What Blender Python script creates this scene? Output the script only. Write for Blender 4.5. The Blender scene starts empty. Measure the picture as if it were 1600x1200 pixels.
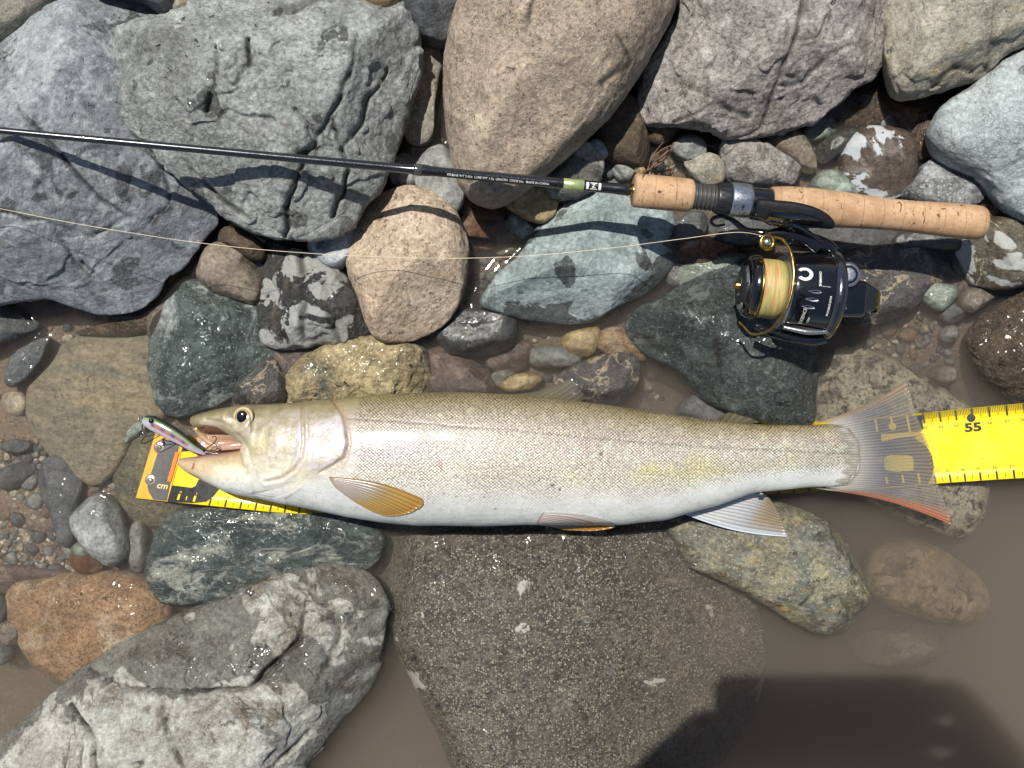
import bpy, bmesh, math, random
import numpy as np
from mathutils import Vector, Matrix
from mathutils.bvhtree import BVHTree

# ------------------------------------------------------------------ camera, sky, sun, exposure
scene = bpy.context.scene
COL = scene.collection
D = 0.75            # camera height above the water (metres)
PXW = 0.681         # width of the photographed strip at water level
cam = bpy.data.cameras.new("camera")
cam.sensor_width = 36.0
cam.lens = 36.0 * D / PXW
cam.clip_start = 0.01
cam.clip_end = 100.0
camo = bpy.data.objects.new("camera", cam)
camo.location = (0, 0, D)
COL.objects.link(camo)
scene.camera = camo

SUN_ELEV = math.radians(69.0)
SUN_DIR = Vector((-0.52 * math.cos(SUN_ELEV), 0.854 * math.cos(SUN_ELEV), math.sin(SUN_ELEV))).normalized()
world = bpy.data.worlds.new("World")
scene.world = world
world.use_nodes = True
wn = world.node_tree.nodes
sky = wn.new("ShaderNodeTexSky")
sky.sky_type = 'NISHITA'
sky.sun_disc = False
sky.sun_elevation = SUN_ELEV
sky.sun_rotation = math.atan2(SUN_DIR.x, SUN_DIR.y)
wn["Background"].inputs["Strength"].default_value = 0.075
world.node_tree.links.new(sky.outputs[0], wn["Background"].inputs["Color"])
sun = bpy.data.lights.new("sun", 'SUN')
sun.energy = 5.0
sun.angle = math.radians(0.5)
sun.color = (1.0, 0.965, 0.9)
suno = bpy.data.objects.new("sun", sun)
suno.rotation_euler = SUN_DIR.to_track_quat('Z', 'Y').to_euler()
suno.location = (-1, 1.5, 3)
COL.objects.link(suno)
scene.view_settings.view_transform = 'Standard'
scene.view_settings.look = 'None'
scene.view_settings.exposure = 0.22
scene.view_settings.gamma = 1.0
scene.render.engine = 'CYCLES'
scene.cycles.use_denoising = True
scene.cycles.max_bounces = 8
scene.cycles.transparent_max_bounces = 12
scene.cycles.volume_bounces = 2
scene.cycles.caustics_reflective = False
scene.cycles.caustics_refractive = False

# ------------------------------------------------------------------ helpers
MPP = PXW / 1600.0

def scl(z=0.0):
    return MPP * (D - z) / D

def P(px, py, z=0.0):
    s = scl(z)
    return np.array(((px - 800.0) * s, (600.0 - py) * s, z))

def lin(c):
    out = []
    for v in c[:3]:
        v = v / 255.0
        out.append(v / 12.92 if v <= 0.04045 else ((v + 0.055) / 1.055) ** 2.4)
    return (out[0], out[1], out[2], 1.0)

def sst(a, b, x):
    t = np.clip((x - a) / (b - a), 0, 1)
    return t * t * (3 - 2 * t)

_tab = np.random.default_rng(11).random(65536) * 2 - 1

def vnoise(p, seed=0):
    i = np.floor(p).astype(np.int64)
    f = p - i
    u = f * f * f * (f * (f * 6 - 15) + 10)
    r = 0
    for dx in (0, 1):
        wx = u[:, 0] if dx else 1 - u[:, 0]
        for dy in (0, 1):
            wy = u[:, 1] if dy else 1 - u[:, 1]
            for dz in (0, 1):
                wz = u[:, 2] if dz else 1 - u[:, 2]
                h = ((i[:, 0] + dx) * 73856093) ^ ((i[:, 1] + dy) * 19349663) ^ ((i[:, 2] + dz) * 83492791) ^ (seed * 2654435761)
                h = (h ^ (h >> 13)) * 1274126177
                h = (h ^ (h >> 16)) & 65535
                r = r + wx * wy * wz * _tab[h]
    return r

_R = np.array(((0.36, 0.48, -0.8), (-0.8, 0.6, 0.0), (0.48, 0.64, 0.6)))

def fbm(p, seed=0, octv=4, gain=0.5, ridged=False):
    a, s, t = 1.0, 0, 0.0
    for o in range(octv):
        n = vnoise(p, seed + o * 7)
        if ridged:
            n = 1 - 2 * np.abs(n)
        s = s + a * n
        t += a
        a *= gain
        p = (p @ _R.T) * 2.03 + 17.3
    return s / t

def mesh_np(name, V, F, smooth=True):
    """F: list of faces or (n,4)/(n,3) array"""
    me = bpy.data.meshes.new(name)
    if isinstance(F, (list, tuple)) and F and isinstance(F[0], np.ndarray):
        parts = F
    elif isinstance(F, np.ndarray):
        parts = [F]
    else:
        parts = None
    if parts is None:
        me.from_pydata([tuple(v) for v in V], [], [tuple(int(i) for i in f) for f in F])
    else:
        nl = sum(f.size for f in parts)
        nf = sum(len(f) for f in parts)
        me.vertices.add(len(V))
        me.vertices.foreach_set("co", np.asarray(V, np.float32).ravel())
        me.loops.add(nl)
        me.loops.foreach_set("vertex_index", np.concatenate([f.ravel() for f in parts]).astype(np.int32))
        me.polygons.add(nf)
        tot = np.concatenate([np.full(len(f), f.shape[1]) for f in parts])
        st = np.concatenate(([0], np.cumsum(tot)[:-1]))
        me.polygons.foreach_set("loop_start", st.astype(np.int32))
        try:
            me.polygons.foreach_set("loop_total", tot.astype(np.int32))
        except Exception:
            pass
        me.update(calc_edges=True)
        me.validate()
    me.polygons.foreach_set("use_smooth", np.full(len(me.polygons), smooth))
    return me

def link(name, me, mat=None, parent=None, loc=None):
    o = bpy.data.objects.new(name, me)
    COL.objects.link(o)
    if mat is not None and me is not None:
        me.materials.append(mat)
    if loc is not None:
        o.location = loc
    if parent is not None:
        o.parent = parent
        o.matrix_parent_inverse = _chain(parent).inverted()
    return o

def _chain(o):
    m = Matrix.LocRotScale(o.location, o.rotation_euler, o.scale)
    if o.parent is not None:
        m = _chain(o.parent) @ o.matrix_parent_inverse @ m
    return m

def tag(o, label=None, cat=None, group=None, kind=None):
    if label: o["label"] = label
    if cat: o["category"] = cat
    if group: o["group"] = group
    if kind: o["kind"] = kind
    return o

def thing(name, loc, label, cat, group=None):
    o = bpy.data.objects.new(name, None)
    o.empty_display_size = 0.01
    o.location = loc
    COL.objects.link(o)
    return tag(o, label, cat, group)

def grid_faces(nu, nv, close_v=False, off=0):
    """nu rows x nv columns"""
    a = np.arange(nu * nv).reshape(nu, nv) + off
    if close_v:
        b = np.roll(a, -1, axis=1)
        return np.stack((a[:-1], b[:-1], b[1:], a[1:]), -1).reshape(-1, 4)
    return np.stack((a[:-1, :-1], a[:-1, 1:], a[1:, 1:], a[1:, :-1]), -1).reshape(-1, 4)

def frames(pts):
    """parallel transport frames along a polyline"""
    pts = np.asarray(pts, float)
    T = np.gradient(pts, axis=0)
    T /= np.linalg.norm(T, axis=1)[:, None] + 1e-12
    up = np.array((0, 0, 1.0))
    if abs(T[0] @ up) > 0.9:
        up = np.array((0, 1.0, 0))
    N = np.zeros_like(pts)
    n = up - T[0] * (T[0] @ up)
    n /= np.linalg.norm(n)
    for i in range(len(pts)):
        n = n - T[i] * (T[i] @ n)
        n /= np.linalg.norm(n) + 1e-12
        N[i] = n
    B = np.cross(T, N)
    return T, N, B

def catmull(pts, per=8, closed=False):
    pts = np.asarray(pts, float)
    n = len(pts)
    out = []
    rng = range(n if closed else n - 1)
    for i in rng:
        if closed:
            p0, p1, p2, p3 = pts[(i - 1) % n], pts[i], pts[(i + 1) % n], pts[(i + 2) % n]
        else:
            p0, p1, p2, p3 = pts[max(i - 1, 0)], pts[i], pts[i + 1], pts[min(i + 2, n - 1)]
        for k in range(per):
            t = k / per
            out.append(0.5 * ((2 * p1) + (-p0 + p2) * t + (2 * p0 - 5 * p1 + 4 * p2 - p3) * t * t + (-p0 + 3 * p1 - 3 * p2 + p3) * t ** 3))
    if not closed:
        out.append(pts[-1])
    return np.array(out)

def tube_geo(pts, rad, n=10, flat=None):
    """closed tube; rad scalar or list; flat = (scale along N, scale along B)"""
    pts = np.asarray(pts, float)
    rad = np.broadcast_to(np.asarray(rad, float), (len(pts),))
    T, N, B = frames(pts)
    th = np.linspace(0, 2 * np.pi, n, endpoint=False)
    fn, fb = flat or (1, 1)
    V = pts[:, None, :] + rad[:, None, None] * (np.cos(th)[None, :, None] * N[:, None, :] * fn + np.sin(th)[None, :, None] * B[:, None, :] * fb)
    V = V.reshape(-1, 3)
    F = [tuple(f) for f in grid_faces(len(pts), n, True)]
    F.append(tuple(range(n - 1, -1, -1)))
    F.append(tuple(range((len(pts) - 1) * n, len(pts) * n)))
    return V, F

class Geo:
    def __init__(self):
        self.V, self.F = [], []
    def add(self, V, F):
        o = len(self.V)
        self.V.extend([tuple(v) for v in V])
        self.F.extend([tuple(int(i) + o for i in f) for f in F])
        return self
    def tube(self, pts, rad, n=10, flat=None):
        return self.add(*tube_geo(pts, rad, n, flat))
    def prism(self, poly, z0, z1):
        n = len(poly)
        V = [(x, y, z0) for x, y in poly] + [(x, y, z1) for x, y in poly]
        F = [tuple(range(n - 1, -1, -1)), tuple(range(n, 2 * n))] + [(i, (i + 1) % n, n + (i + 1) % n, n + i) for i in range(n)]
        return self.add(V, F)
    def obj(self, name, mat, parent=None, smooth=True, loc=None, fn=None, bevel=0):
        V = np.array(self.V, float)
        if fn is not None:
            V = fn(V)
        if loc is not None:
            V = V - np.asarray(loc)
        me = mesh_np(name, V, self.F, smooth)
        o = link(name, me, mat, parent, loc)
        if bevel:
            b = o.modifiers.new("bevel", 'BEVEL')
            b.width = bevel
            b.segments = 2
        return o

def lathe_geo(prof, n=40, caps=True):
    """profile list of (x, r) round the local X axis"""
    th = np.linspace(0, 2 * np.pi, n, endpoint=False)
    V = np.array([(x, r * math.sin(t), r * math.cos(t)) for x, r in prof for t in th])
    F = [tuple(f) for f in grid_faces(len(prof), n, True)]
    if caps:
        F.append(tuple(range(n - 1, -1, -1)))
        F.append(tuple(range((len(prof) - 1) * n, len(prof) * n)))
    return V, F

# ------------------------------------------------------------------ node helper
class NT:
    def __init__(self, name):
        self.m = bpy.data.materials.new(name)
        self.m.use_nodes = True
        self.t = self.m.node_tree
        self.t.nodes.clear()
        self.out = self.t.nodes.new("ShaderNodeOutputMaterial")
    def n(self, typ, **kw):
        nd = self.t.nodes.new(typ)
        for k, v in kw.items():
            setattr(nd, k, v)
        return nd
    def set(self, sock, v):
        if isinstance(v, bpy.types.NodeSocket):
            self.t.links.new(v, sock)
        elif v is not None:
            sock.default_value = v
    def coord(self, which="Object", scale=None, rot=None, loc=None):
        c = self.n("ShaderNodeTexCoord").outputs[which]
        if scale or rot or loc:
            mp = self.n("ShaderNodeMapping")
            self.set(mp.inputs["Vector"], c)
            if scale: mp.inputs["Scale"].default_value = scale
            if rot: mp.inputs["Rotation"].default_value = rot
            if loc: mp.inputs["Location"].default_value = loc
            c = mp.outputs[0]
        return c
    def noise(self, vec, scale, detail=4, rough=0.55, dist=0.0):
        nd = self.n("ShaderNodeTexNoise")
        self.set(nd.inputs["Vector"], vec)
        nd.inputs["Scale"].default_value = scale
        nd.inputs["Detail"].default_value = detail
        nd.inputs["Roughness"].default_value = rough
        nd.inputs["Distortion"].default_value = dist
        return nd.outputs[0]
    def voro(self, vec, scale, feature='F1', rand=1.0, out="Distance"):
        nd = self.n("ShaderNodeTexVoronoi", feature=feature)
        self.set(nd.inputs["Vector"], vec)
        nd.inputs["Scale"].default_value = scale
        nd.inputs["Randomness"].default_value = rand
        return nd.outputs[out]
    def math(self, op, a, b=None, c=None, clamp=False):
        nd = self.n("ShaderNodeMath", operation=op, use_clamp=clamp)
        for i, v in enumerate((a, b, c)):
            if v is not None:
                self.set(nd.inputs[i], v)
        return nd.outputs[0]
    def rng(self, v, a, b, c=0.0, d=1.0, smooth=True):
        nd = self.n("ShaderNodeMapRange")
        nd.interpolation_type = 'SMOOTHSTEP' if smooth else 'LINEAR'
        self.set(nd.inputs[0], v)
        for i, x in enumerate((a, b, c, d)):
            self.set(nd.inputs[i + 1], x)
        return nd.outputs[0]
    def mix(self, f, a, b, blend='MIX'):
        nd = self.n("ShaderNodeMix", data_type='RGBA', blend_type=blend)
        self.set(nd.inputs[0], f)
        self.set(nd.inputs[6], a)
        self.set(nd.inputs[7], b)
        return nd.outputs[2]
    def fmix(self, f, a, b):
        nd = self.n("ShaderNodeMix", data_type='FLOAT')
        self.set(nd.inputs[0], f)
        self.set(nd.inputs[2], a)
        self.set(nd.inputs[3], b)
        return nd.outputs[0]
    def bump(self, h, strength=0.5, dist=0.001, normal=None):
        nd = self.n("ShaderNodeBump")
        nd.inputs["Strength"].default_value = strength
        nd.inputs["Distance"].default_value = dist
        self.set(nd.inputs["Height"], h)
        if normal is not None:
            self.set(nd.inputs["Normal"], normal)
        return nd.outputs[0]
    def principled(self, **kw):
        nd = self.n("ShaderNodeBsdfPrincipled")
        for k, v in kw.items():
            self.set(nd.inputs[k], v)
        return nd
    def surf(self, sh):
        self.t.links.new(sh.outputs[0] if not isinstance(sh, bpy.types.NodeSocket) else sh, self.out.inputs["Surface"])
        return self.m

def plain(name, col, rough=0.5, metal=0.0, coat=0.0, var=0.06, scale=300.0, spec=0.5, bump=0.0):
    t = NT(name)
    v = t.coord()
    n = t.noise(v, scale, 4)
    c = lin(col)
    lo = tuple(x * (1 - var * 2) for x in c[:3]) + (1,)
    hi = tuple(min(x * (1 + var * 2), 1) for x in c[:3]) + (1,)
    kw = dict(Roughness=t.rng(n, 0.3, 0.7, max(rough - 0.06, 0.02), min(rough + 0.08, 1)))
    kw["Base Color"] = t.mix(n, lo, hi)
    kw["Metallic"] = metal
    kw["Coat Weight"] = coat
    kw["Specular IOR Level"] = spec
    if bump:
        kw["Normal"] = t.bump(n, bump, 0.0005)
    return t.surf(t.principled(**kw))

def tone(c, gain=1.0):
    """rock colours: greens and blues held back towards grey"""
    m = sum(c) / 3.0
    k = 0.55 if c[0] < max(c) else 0.88
    return tuple(min(255.0, (m + (x - m) * k) * gain) for x in c)

def rock_mat(name, c1, c2, c3=None, big=14.0, c3s=35.0, c3t=0.56, speck=None, pits=0.25, patch=None, vein=None, rust=0.0,
             wz=0.003, wamp=0.01, wetp=None, wetdark=0.42, wetrough=0.10, bump=0.55, rough=0.85, stretch=(1, 1, 1), rot=(0, 0, 0), seed=0, grain=0.3, stain=0.22, gain=1.1, film=0.5, smix=0.62):
    """speck: list of (colour, scale, threshold); patch: (colour, scale, threshold, edge); vein: (colour, scale, width); wetp: (scale, threshold)"""
    t = NT(name)
    rnd = random.Random(seed + 5)
    off = tuple(rnd.uniform(-5, 5) for _ in range(3))
    v = t.coord(scale=stretch, rot=rot, loc=off)
    vi = t.coord(loc=off)
    c1, c2 = tone(c1, gain), tone(c2, gain)
    n1 = t.noise(v, big, 8, 0.68, 0.8)
    n2 = t.noise(vi, 330, 8, 0.78)
    n3 = t.noise(v, 60, 10, 0.74, 0.4)
    rd = t.n("ShaderNodeTexNoise", noise_type='RIDGED_MULTIFRACTAL')
    t.set(rd.inputs["Vector"], v)
    rd.inputs["Scale"].default_value = 34
    rd.inputs["Detail"].default_value = 9
    rd.inputs["Roughness"].default_value = 0.62
    rdg = rd.outputs[0]
    col = t.mix(t.rng(n1, 0.36, 0.64), lin(c1), lin(c2))
    if c3 is not None:
        col = t.mix(t.rng(t.noise(v, c3s, 9, 0.72, 0.6), c3t - 0.02, c3t + 0.09), col, lin(tone(c3, gain)))
    col = t.mix(t.rng(n3, 0.42, 0.66, 0.0, 0.6), col, lin(tuple(x * 0.74 for x in c2)))
    col = t.mix(t.rng(n3, 0.46, 0.32, 0.0, 0.45), col, lin(tuple(min(255, x * 1.16) for x in c1)))
    # mineral grain
    lo, hi = 1 - grain * 1.5, 1 + grain * 1.35
    col = t.mix(1.0, col, t.mix(t.rng(n2, 0.36, 0.64, 0, 1, False), (lo, lo, lo, 1), (hi, hi, hi, 1)), 'MULTIPLY')
    for (sc, ss, st) in (speck or []):
        vo = t.n("ShaderNodeTexVoronoi")
        t.set(vo.inputs["Vector"], vi)
        vo.inputs["Scale"].default_value = ss * 1.75
        sr = t.n("ShaderNodeSeparateColor")
        t.set(sr.inputs[0], vo.outputs["Color"])
        prob = min(max((0.715 - st) * 3.4, 0.03), 0.75)
        edge = t.math('ADD', vo.outputs["Distance"], t.math('MULTIPLY', t.math('SUBTRACT', n2, 0.5), 1.1))
        lim = t.rng(sr.outputs[1], 0, 1, 0.26, 0.52, False)
        sp = t.math('MULTIPLY', t.rng(t.math('SUBTRACT', edge, lim), -0.06, 0.06, 1.0, 0.0), t.math('LESS_THAN', sr.outputs[0], prob))
        col = t.mix(t.math('MULTIPLY', sp, t.rng(n3, .35, .55, .4 * smix, smix)), col, lin(sc))
    pit = t.math('MULTIPLY', t.rng(t.noise(vi, 150, 4, 0.6, 0.5), 0.63, 0.70), t.rng(t.noise(vi, 26, 3), 0.44, 0.6))
    col = t.mix(t.math('MULTIPLY', pit, pits * 1.7, clamp=True), col, lin(tuple(x * 0.42 for x in c2)))
    if stain:
        col = t.mix(t.rng(t.noise(vi, 22, 8, 0.66, 1.2), 0.52, 0.74, 0.0, stain), col, lin((98, 88, 72)))
    if rust:
        col = t.mix(t.math('MULTIPLY', t.rng(t.noise(v, 40, 8, 0.75, 1.0), 0.6, 0.72), rust * 0.7, clamp=True), col, lin((146, 100, 62)))
    if vein is not None:
        vn = t.noise(v, vein[1], 7, 0.58, 0.9)
        band = t.math('ABSOLUTE', t.math('SUBTRACT', vn, 0.5))
        wd = t.math('MULTIPLY', t.rng(t.noise(vi, 50, 5), 0.35, 0.66, 0.0, 1.3), vein[2])
        f = t.math('MULTIPLY', t.rng(t.math('SUBTRACT', band, wd), -0.006, 0.003, 1.0, 0.0), t.rng(n3, 0.3, 0.62, 0.95, 0.45))
        col = t.mix(f, col, lin(tone(vein[0])))
    dryp = None
    if patch is not None:
        pn = t.noise(vi, patch[1], 6, 0.56, 0.5)
        dryp = t.rng(pn, patch[2], patch[2] + patch[3])
        pc = t.mix(n2, lin(tuple(x * .85 for x in patch[0])), lin(tuple(min(255, x * 1.08) for x in patch[0])))
        col = t.mix(dryp, col, pc)
    ck = t.n("ShaderNodeAttribute", attribute_name="crk").outputs["Fac"]
    col = t.mix(t.math('MULTIPLY', ck, 0.8), col, lin((44, 41, 36)))
    # wetness: splash line near the water, plus drying patches
    g = t.n("ShaderNodeNewGeometry")
    sep = t.n("ShaderNodeSeparateXYZ")
    t.set(sep.inputs[0], g.outputs["Position"])
    wn_ = t.noise(vi, 42, 5, 0.6, 0.5)
    zz = t.math('SUBTRACT', sep.outputs[2], t.math('MULTIPLY', t.math('SUBTRACT', wn_, 0.5), wamp * 4))
    wet = t.rng(zz, wz - 0.0012, wz + 0.0012, 1.0, 0.0)
    if wetp is not None:
        wp = t.rng(t.noise(vi, wetp[0], 3.5, 0.5, 0.3), wetp[1], wetp[1] + 0.02)
        wet = t.math('MAXIMUM', wet, wp)
    if dryp is not None:
        wet = t.math('MULTIPLY', wet, t.math('SUBTRACT', 1.0, dryp))
    dark = t.mix(1.0, col, (wetdark, wetdark, wetdark * 0.97, 1), 'MULTIPLY')
    colw = t.mix(wet, col, dark)
    h = t.math('ADD', t.math('MULTIPLY', n2, 0.34), t.math('MULTIPLY', n3, 1.5))
    h = t.math('ADD', h, t.math('MULTIPLY', rdg, -0.22))
    h = t.math('SUBTRACT', h, t.math('MULTIPLY', pit, 0.7))
    nrm = t.bump(h, min(bump * 1.15, 1.0), 0.0042)
    p = t.principled(**{"Base Color": colw, "Roughness": t.fmix(wet, t.rng(n2, 0.3, 0.7, rough, min(rough + 0.12, 1.0)), t.rng(n2, 0.35, 0.7, wetrough, wetrough + 0.2)),
                        "Normal": nrm, "Specular IOR Level": t.fmix(wet, 0.28, 0.5),
                        "Coat Weight": t.math('MULTIPLY', t.math('MULTIPLY', wet, t.rng(sep.outputs[2], -.0005, .0012, 0.0, film)), t.rng(t.noise(vi, 38, 4), .44, .6, .12, 1.0)), "Coat Roughness": 0.11, "Coat IOR": 1.45,
                        "Coat Normal": t.bump(t.noise(vi, 105, 2.2, .5, .3), .9, 0.0042)})
    return t.surf(p)

def vcol_mat(name, rough=0.7, spec=0.4, coat=0.0, bump=0.0, bscale=400.0):
    t = NT(name)
    a = t.n("ShaderNodeAttribute", attribute_name="Col")
    n = t.noise(t.coord(), bscale, 4)
    col = t.mix(1.0, a.outputs["Color"], t.mix(n, (0.82, 0.82, 0.82, 1), (1.15, 1.15, 1.15, 1)), 'MULTIPLY')
    kw = {"Base Color": col, "Roughness": rough, "Specular IOR Level": spec, "Coat Weight": coat}
    if bump:
        kw["Normal"] = t.bump(n, bump, 0.0006)
    return t.surf(t.principled(**kw))

def set_vcol(me, cols):
    a = me.color_attributes.new("Col", 'FLOAT_COLOR', 'POINT')
    c = np.ones((len(me.vertices), 4), np.float32)
    c[:, :3] = cols
    a.data.foreach_set("color", c.ravel())

# ------------------------------------------------------------------ height raster of everything solid near the water
RX0, RX1, RY0, RY1, RS = -0.46, 0.46, -0.36, 0.36, 0.002
RNX, RNY = int(round((RX1 - RX0) / RS)) + 1, int(round((RY1 - RY0) / RS)) + 1
HGT = np.full((RNX, RNY), -1.0)

def raster(V):
    ix = np.round((V[:, 0] - RX0) / RS).astype(int)
    iy = np.round((V[:, 1] - RY0) / RS).astype(int)
    k = (ix >= 0) & (ix < RNX) & (iy >= 0) & (iy < RNY)
    np.maximum.at(HGT, (ix[k], iy[k]), V[k, 2])

def hgt(x, y):
    ix = np.clip(np.round((np.asarray(x) - RX0) / RS).astype(int), 1, RNX - 2)
    iy = np.clip(np.round((np.asarray(y) - RY0) / RS).astype(int), 1, RNY - 2)
    return np.maximum.reduce([HGT[ix, iy], HGT[ix + 1, iy], HGT[ix - 1, iy], HGT[ix, iy + 1], HGT[ix, iy - 1]])

# ------------------------------------------------------------------ riverbed
_bedp = np.array([(60, 760, -.014), (150, 840, -.016), (200, 700, -.018), (30, 900, -.015), (100, 980, -.03), (60, 620, -.016), (0, 550, -.016),
                  (300, 880, -.03), (180, 900, -.022), (280, 640, -.02), (30, 1060, -.045), (600, 1000, -.07), (560, 1180, -.09), (700, 600, -.03), (880, 570, -.024), (950, 540, -.024),
                  (760, 370, -.02), (1050, 600, -.05), (1000, 460, -.03), (1400, 520, -.028), (1480, 480, -.018), (1380, 600, -.045), (1300, 200, -.012), (1370, 170, -.010), (1430, 200, -.012),
                  (1400, 700, -.08), (1200, 900, -.13), (1300, 1050, -.15), (1500, 900, -.13), (1550, 1150, -.16), (1100, 1100, -.13), (300, 420, -.03), (500, 480, -.03),
                  (960, 240, -.005), (980, 290, -.008), (680, 240, -.03), (200, -50, .0), (700, -50, .0), (1200, -50, .0), (1550, 250, -.02)], float)

def bed_z(x, y):
    x, y = np.asarray(x, float), np.asarray(y, float)
    px, py = x / MPP + 800, 600 - y / MPP
    w = 0.0
    s = 0.0
    for bx, by, bz in _bedp:
        k = 1.0 / (((px - bx) ** 2 + (py - by) ** 2) / 3600.0 + 0.35) ** 1.6
        w = w + k
        s = s + k * bz
    return s / w

def bed():
    xs = np.concatenate((np.linspace(-2.6, -0.5, 30, endpoint=False), np.linspace(-0.5, 0.5, 260), np.linspace(0.5, 2.6, 31)[1:]))
    ys = np.concatenate((np.linspace(-2.4, -0.4, 30, endpoint=False), np.linspace(-0.4, 0.4, 210), np.linspace(0.4, 2.6, 31)[1:]))
    X, Y = np.meshgrid(xs, ys, indexing='ij')
    x, y = X.ravel(), Y.ravel()
    z = bed_z(x, y)
    p = np.stack((x, y, 0 * x), 1)
    z = z + 0.004 * fbm(p * 25, 3, 3) + 0.0016 * fbm(p * 150, 5, 2)
    far = np.maximum(np.abs(x) - 0.5, np.abs(y) - 0.4)
    z = z + np.where(far > 0, 0.02 * fbm(p * 6, 9, 3) * np.minimum(far * 4, 1), 0)
    z = z + np.where(y > 0.34, (y - 0.34) * 0.16, 0)
    V = np.stack((x, y, z), 1)
    t = NT("silt")
    v = t.coord()
    n = t.noise(v, 30, 6, 0.6, 0.5)
    n2 = t.noise(v, 420, 5, 0.7)
    col = t.mix(t.rng(n, 0.35, 0.65), lin((124, 104, 84)), lin((100, 88, 74)))
    col = t.mix(t.rng(t.noise(v, 11, 4), 0.52, 0.66), col, lin((104, 80, 68)))
    sp = t.rng(n2, 0.56, 0.62)
    col = t.mix(sp, col, lin((150, 140, 122)))
    col = t.mix(t.rng(t.noise(v, 600, 3), 0.58, 0.62), col, lin((52, 50, 46)))
    m = t.surf(t.principled(**{"Base Color": col, "Roughness": 0.75, "Normal": t.bump(n2, 0.8, 0.002)}))
    me = mesh_np("riverbed", V, grid_faces(len(xs), len(ys))[:, ::-1].copy())
    o = link("riverbed", me, m)
    tag(o, kind="structure")
    return o
bed()

# ------------------------------------------------------------------ stones
def seg_dist(x, y, line):
    d = np.full(x.shape, 1e9)
    for (x0, y0), (x1, y1) in zip(line[:-1], line[1:]):
        dx, dy = x1 - x0, y1 - y0
        tt = np.clip(((x - x0) * dx + (y - y0) * dy) / (dx * dx + dy * dy + 1e-12), 0, 1)
        d = np.minimum(d, np.hypot(x - x0 - tt * dx, y - y0 - tt * dy))
    return d

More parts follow.
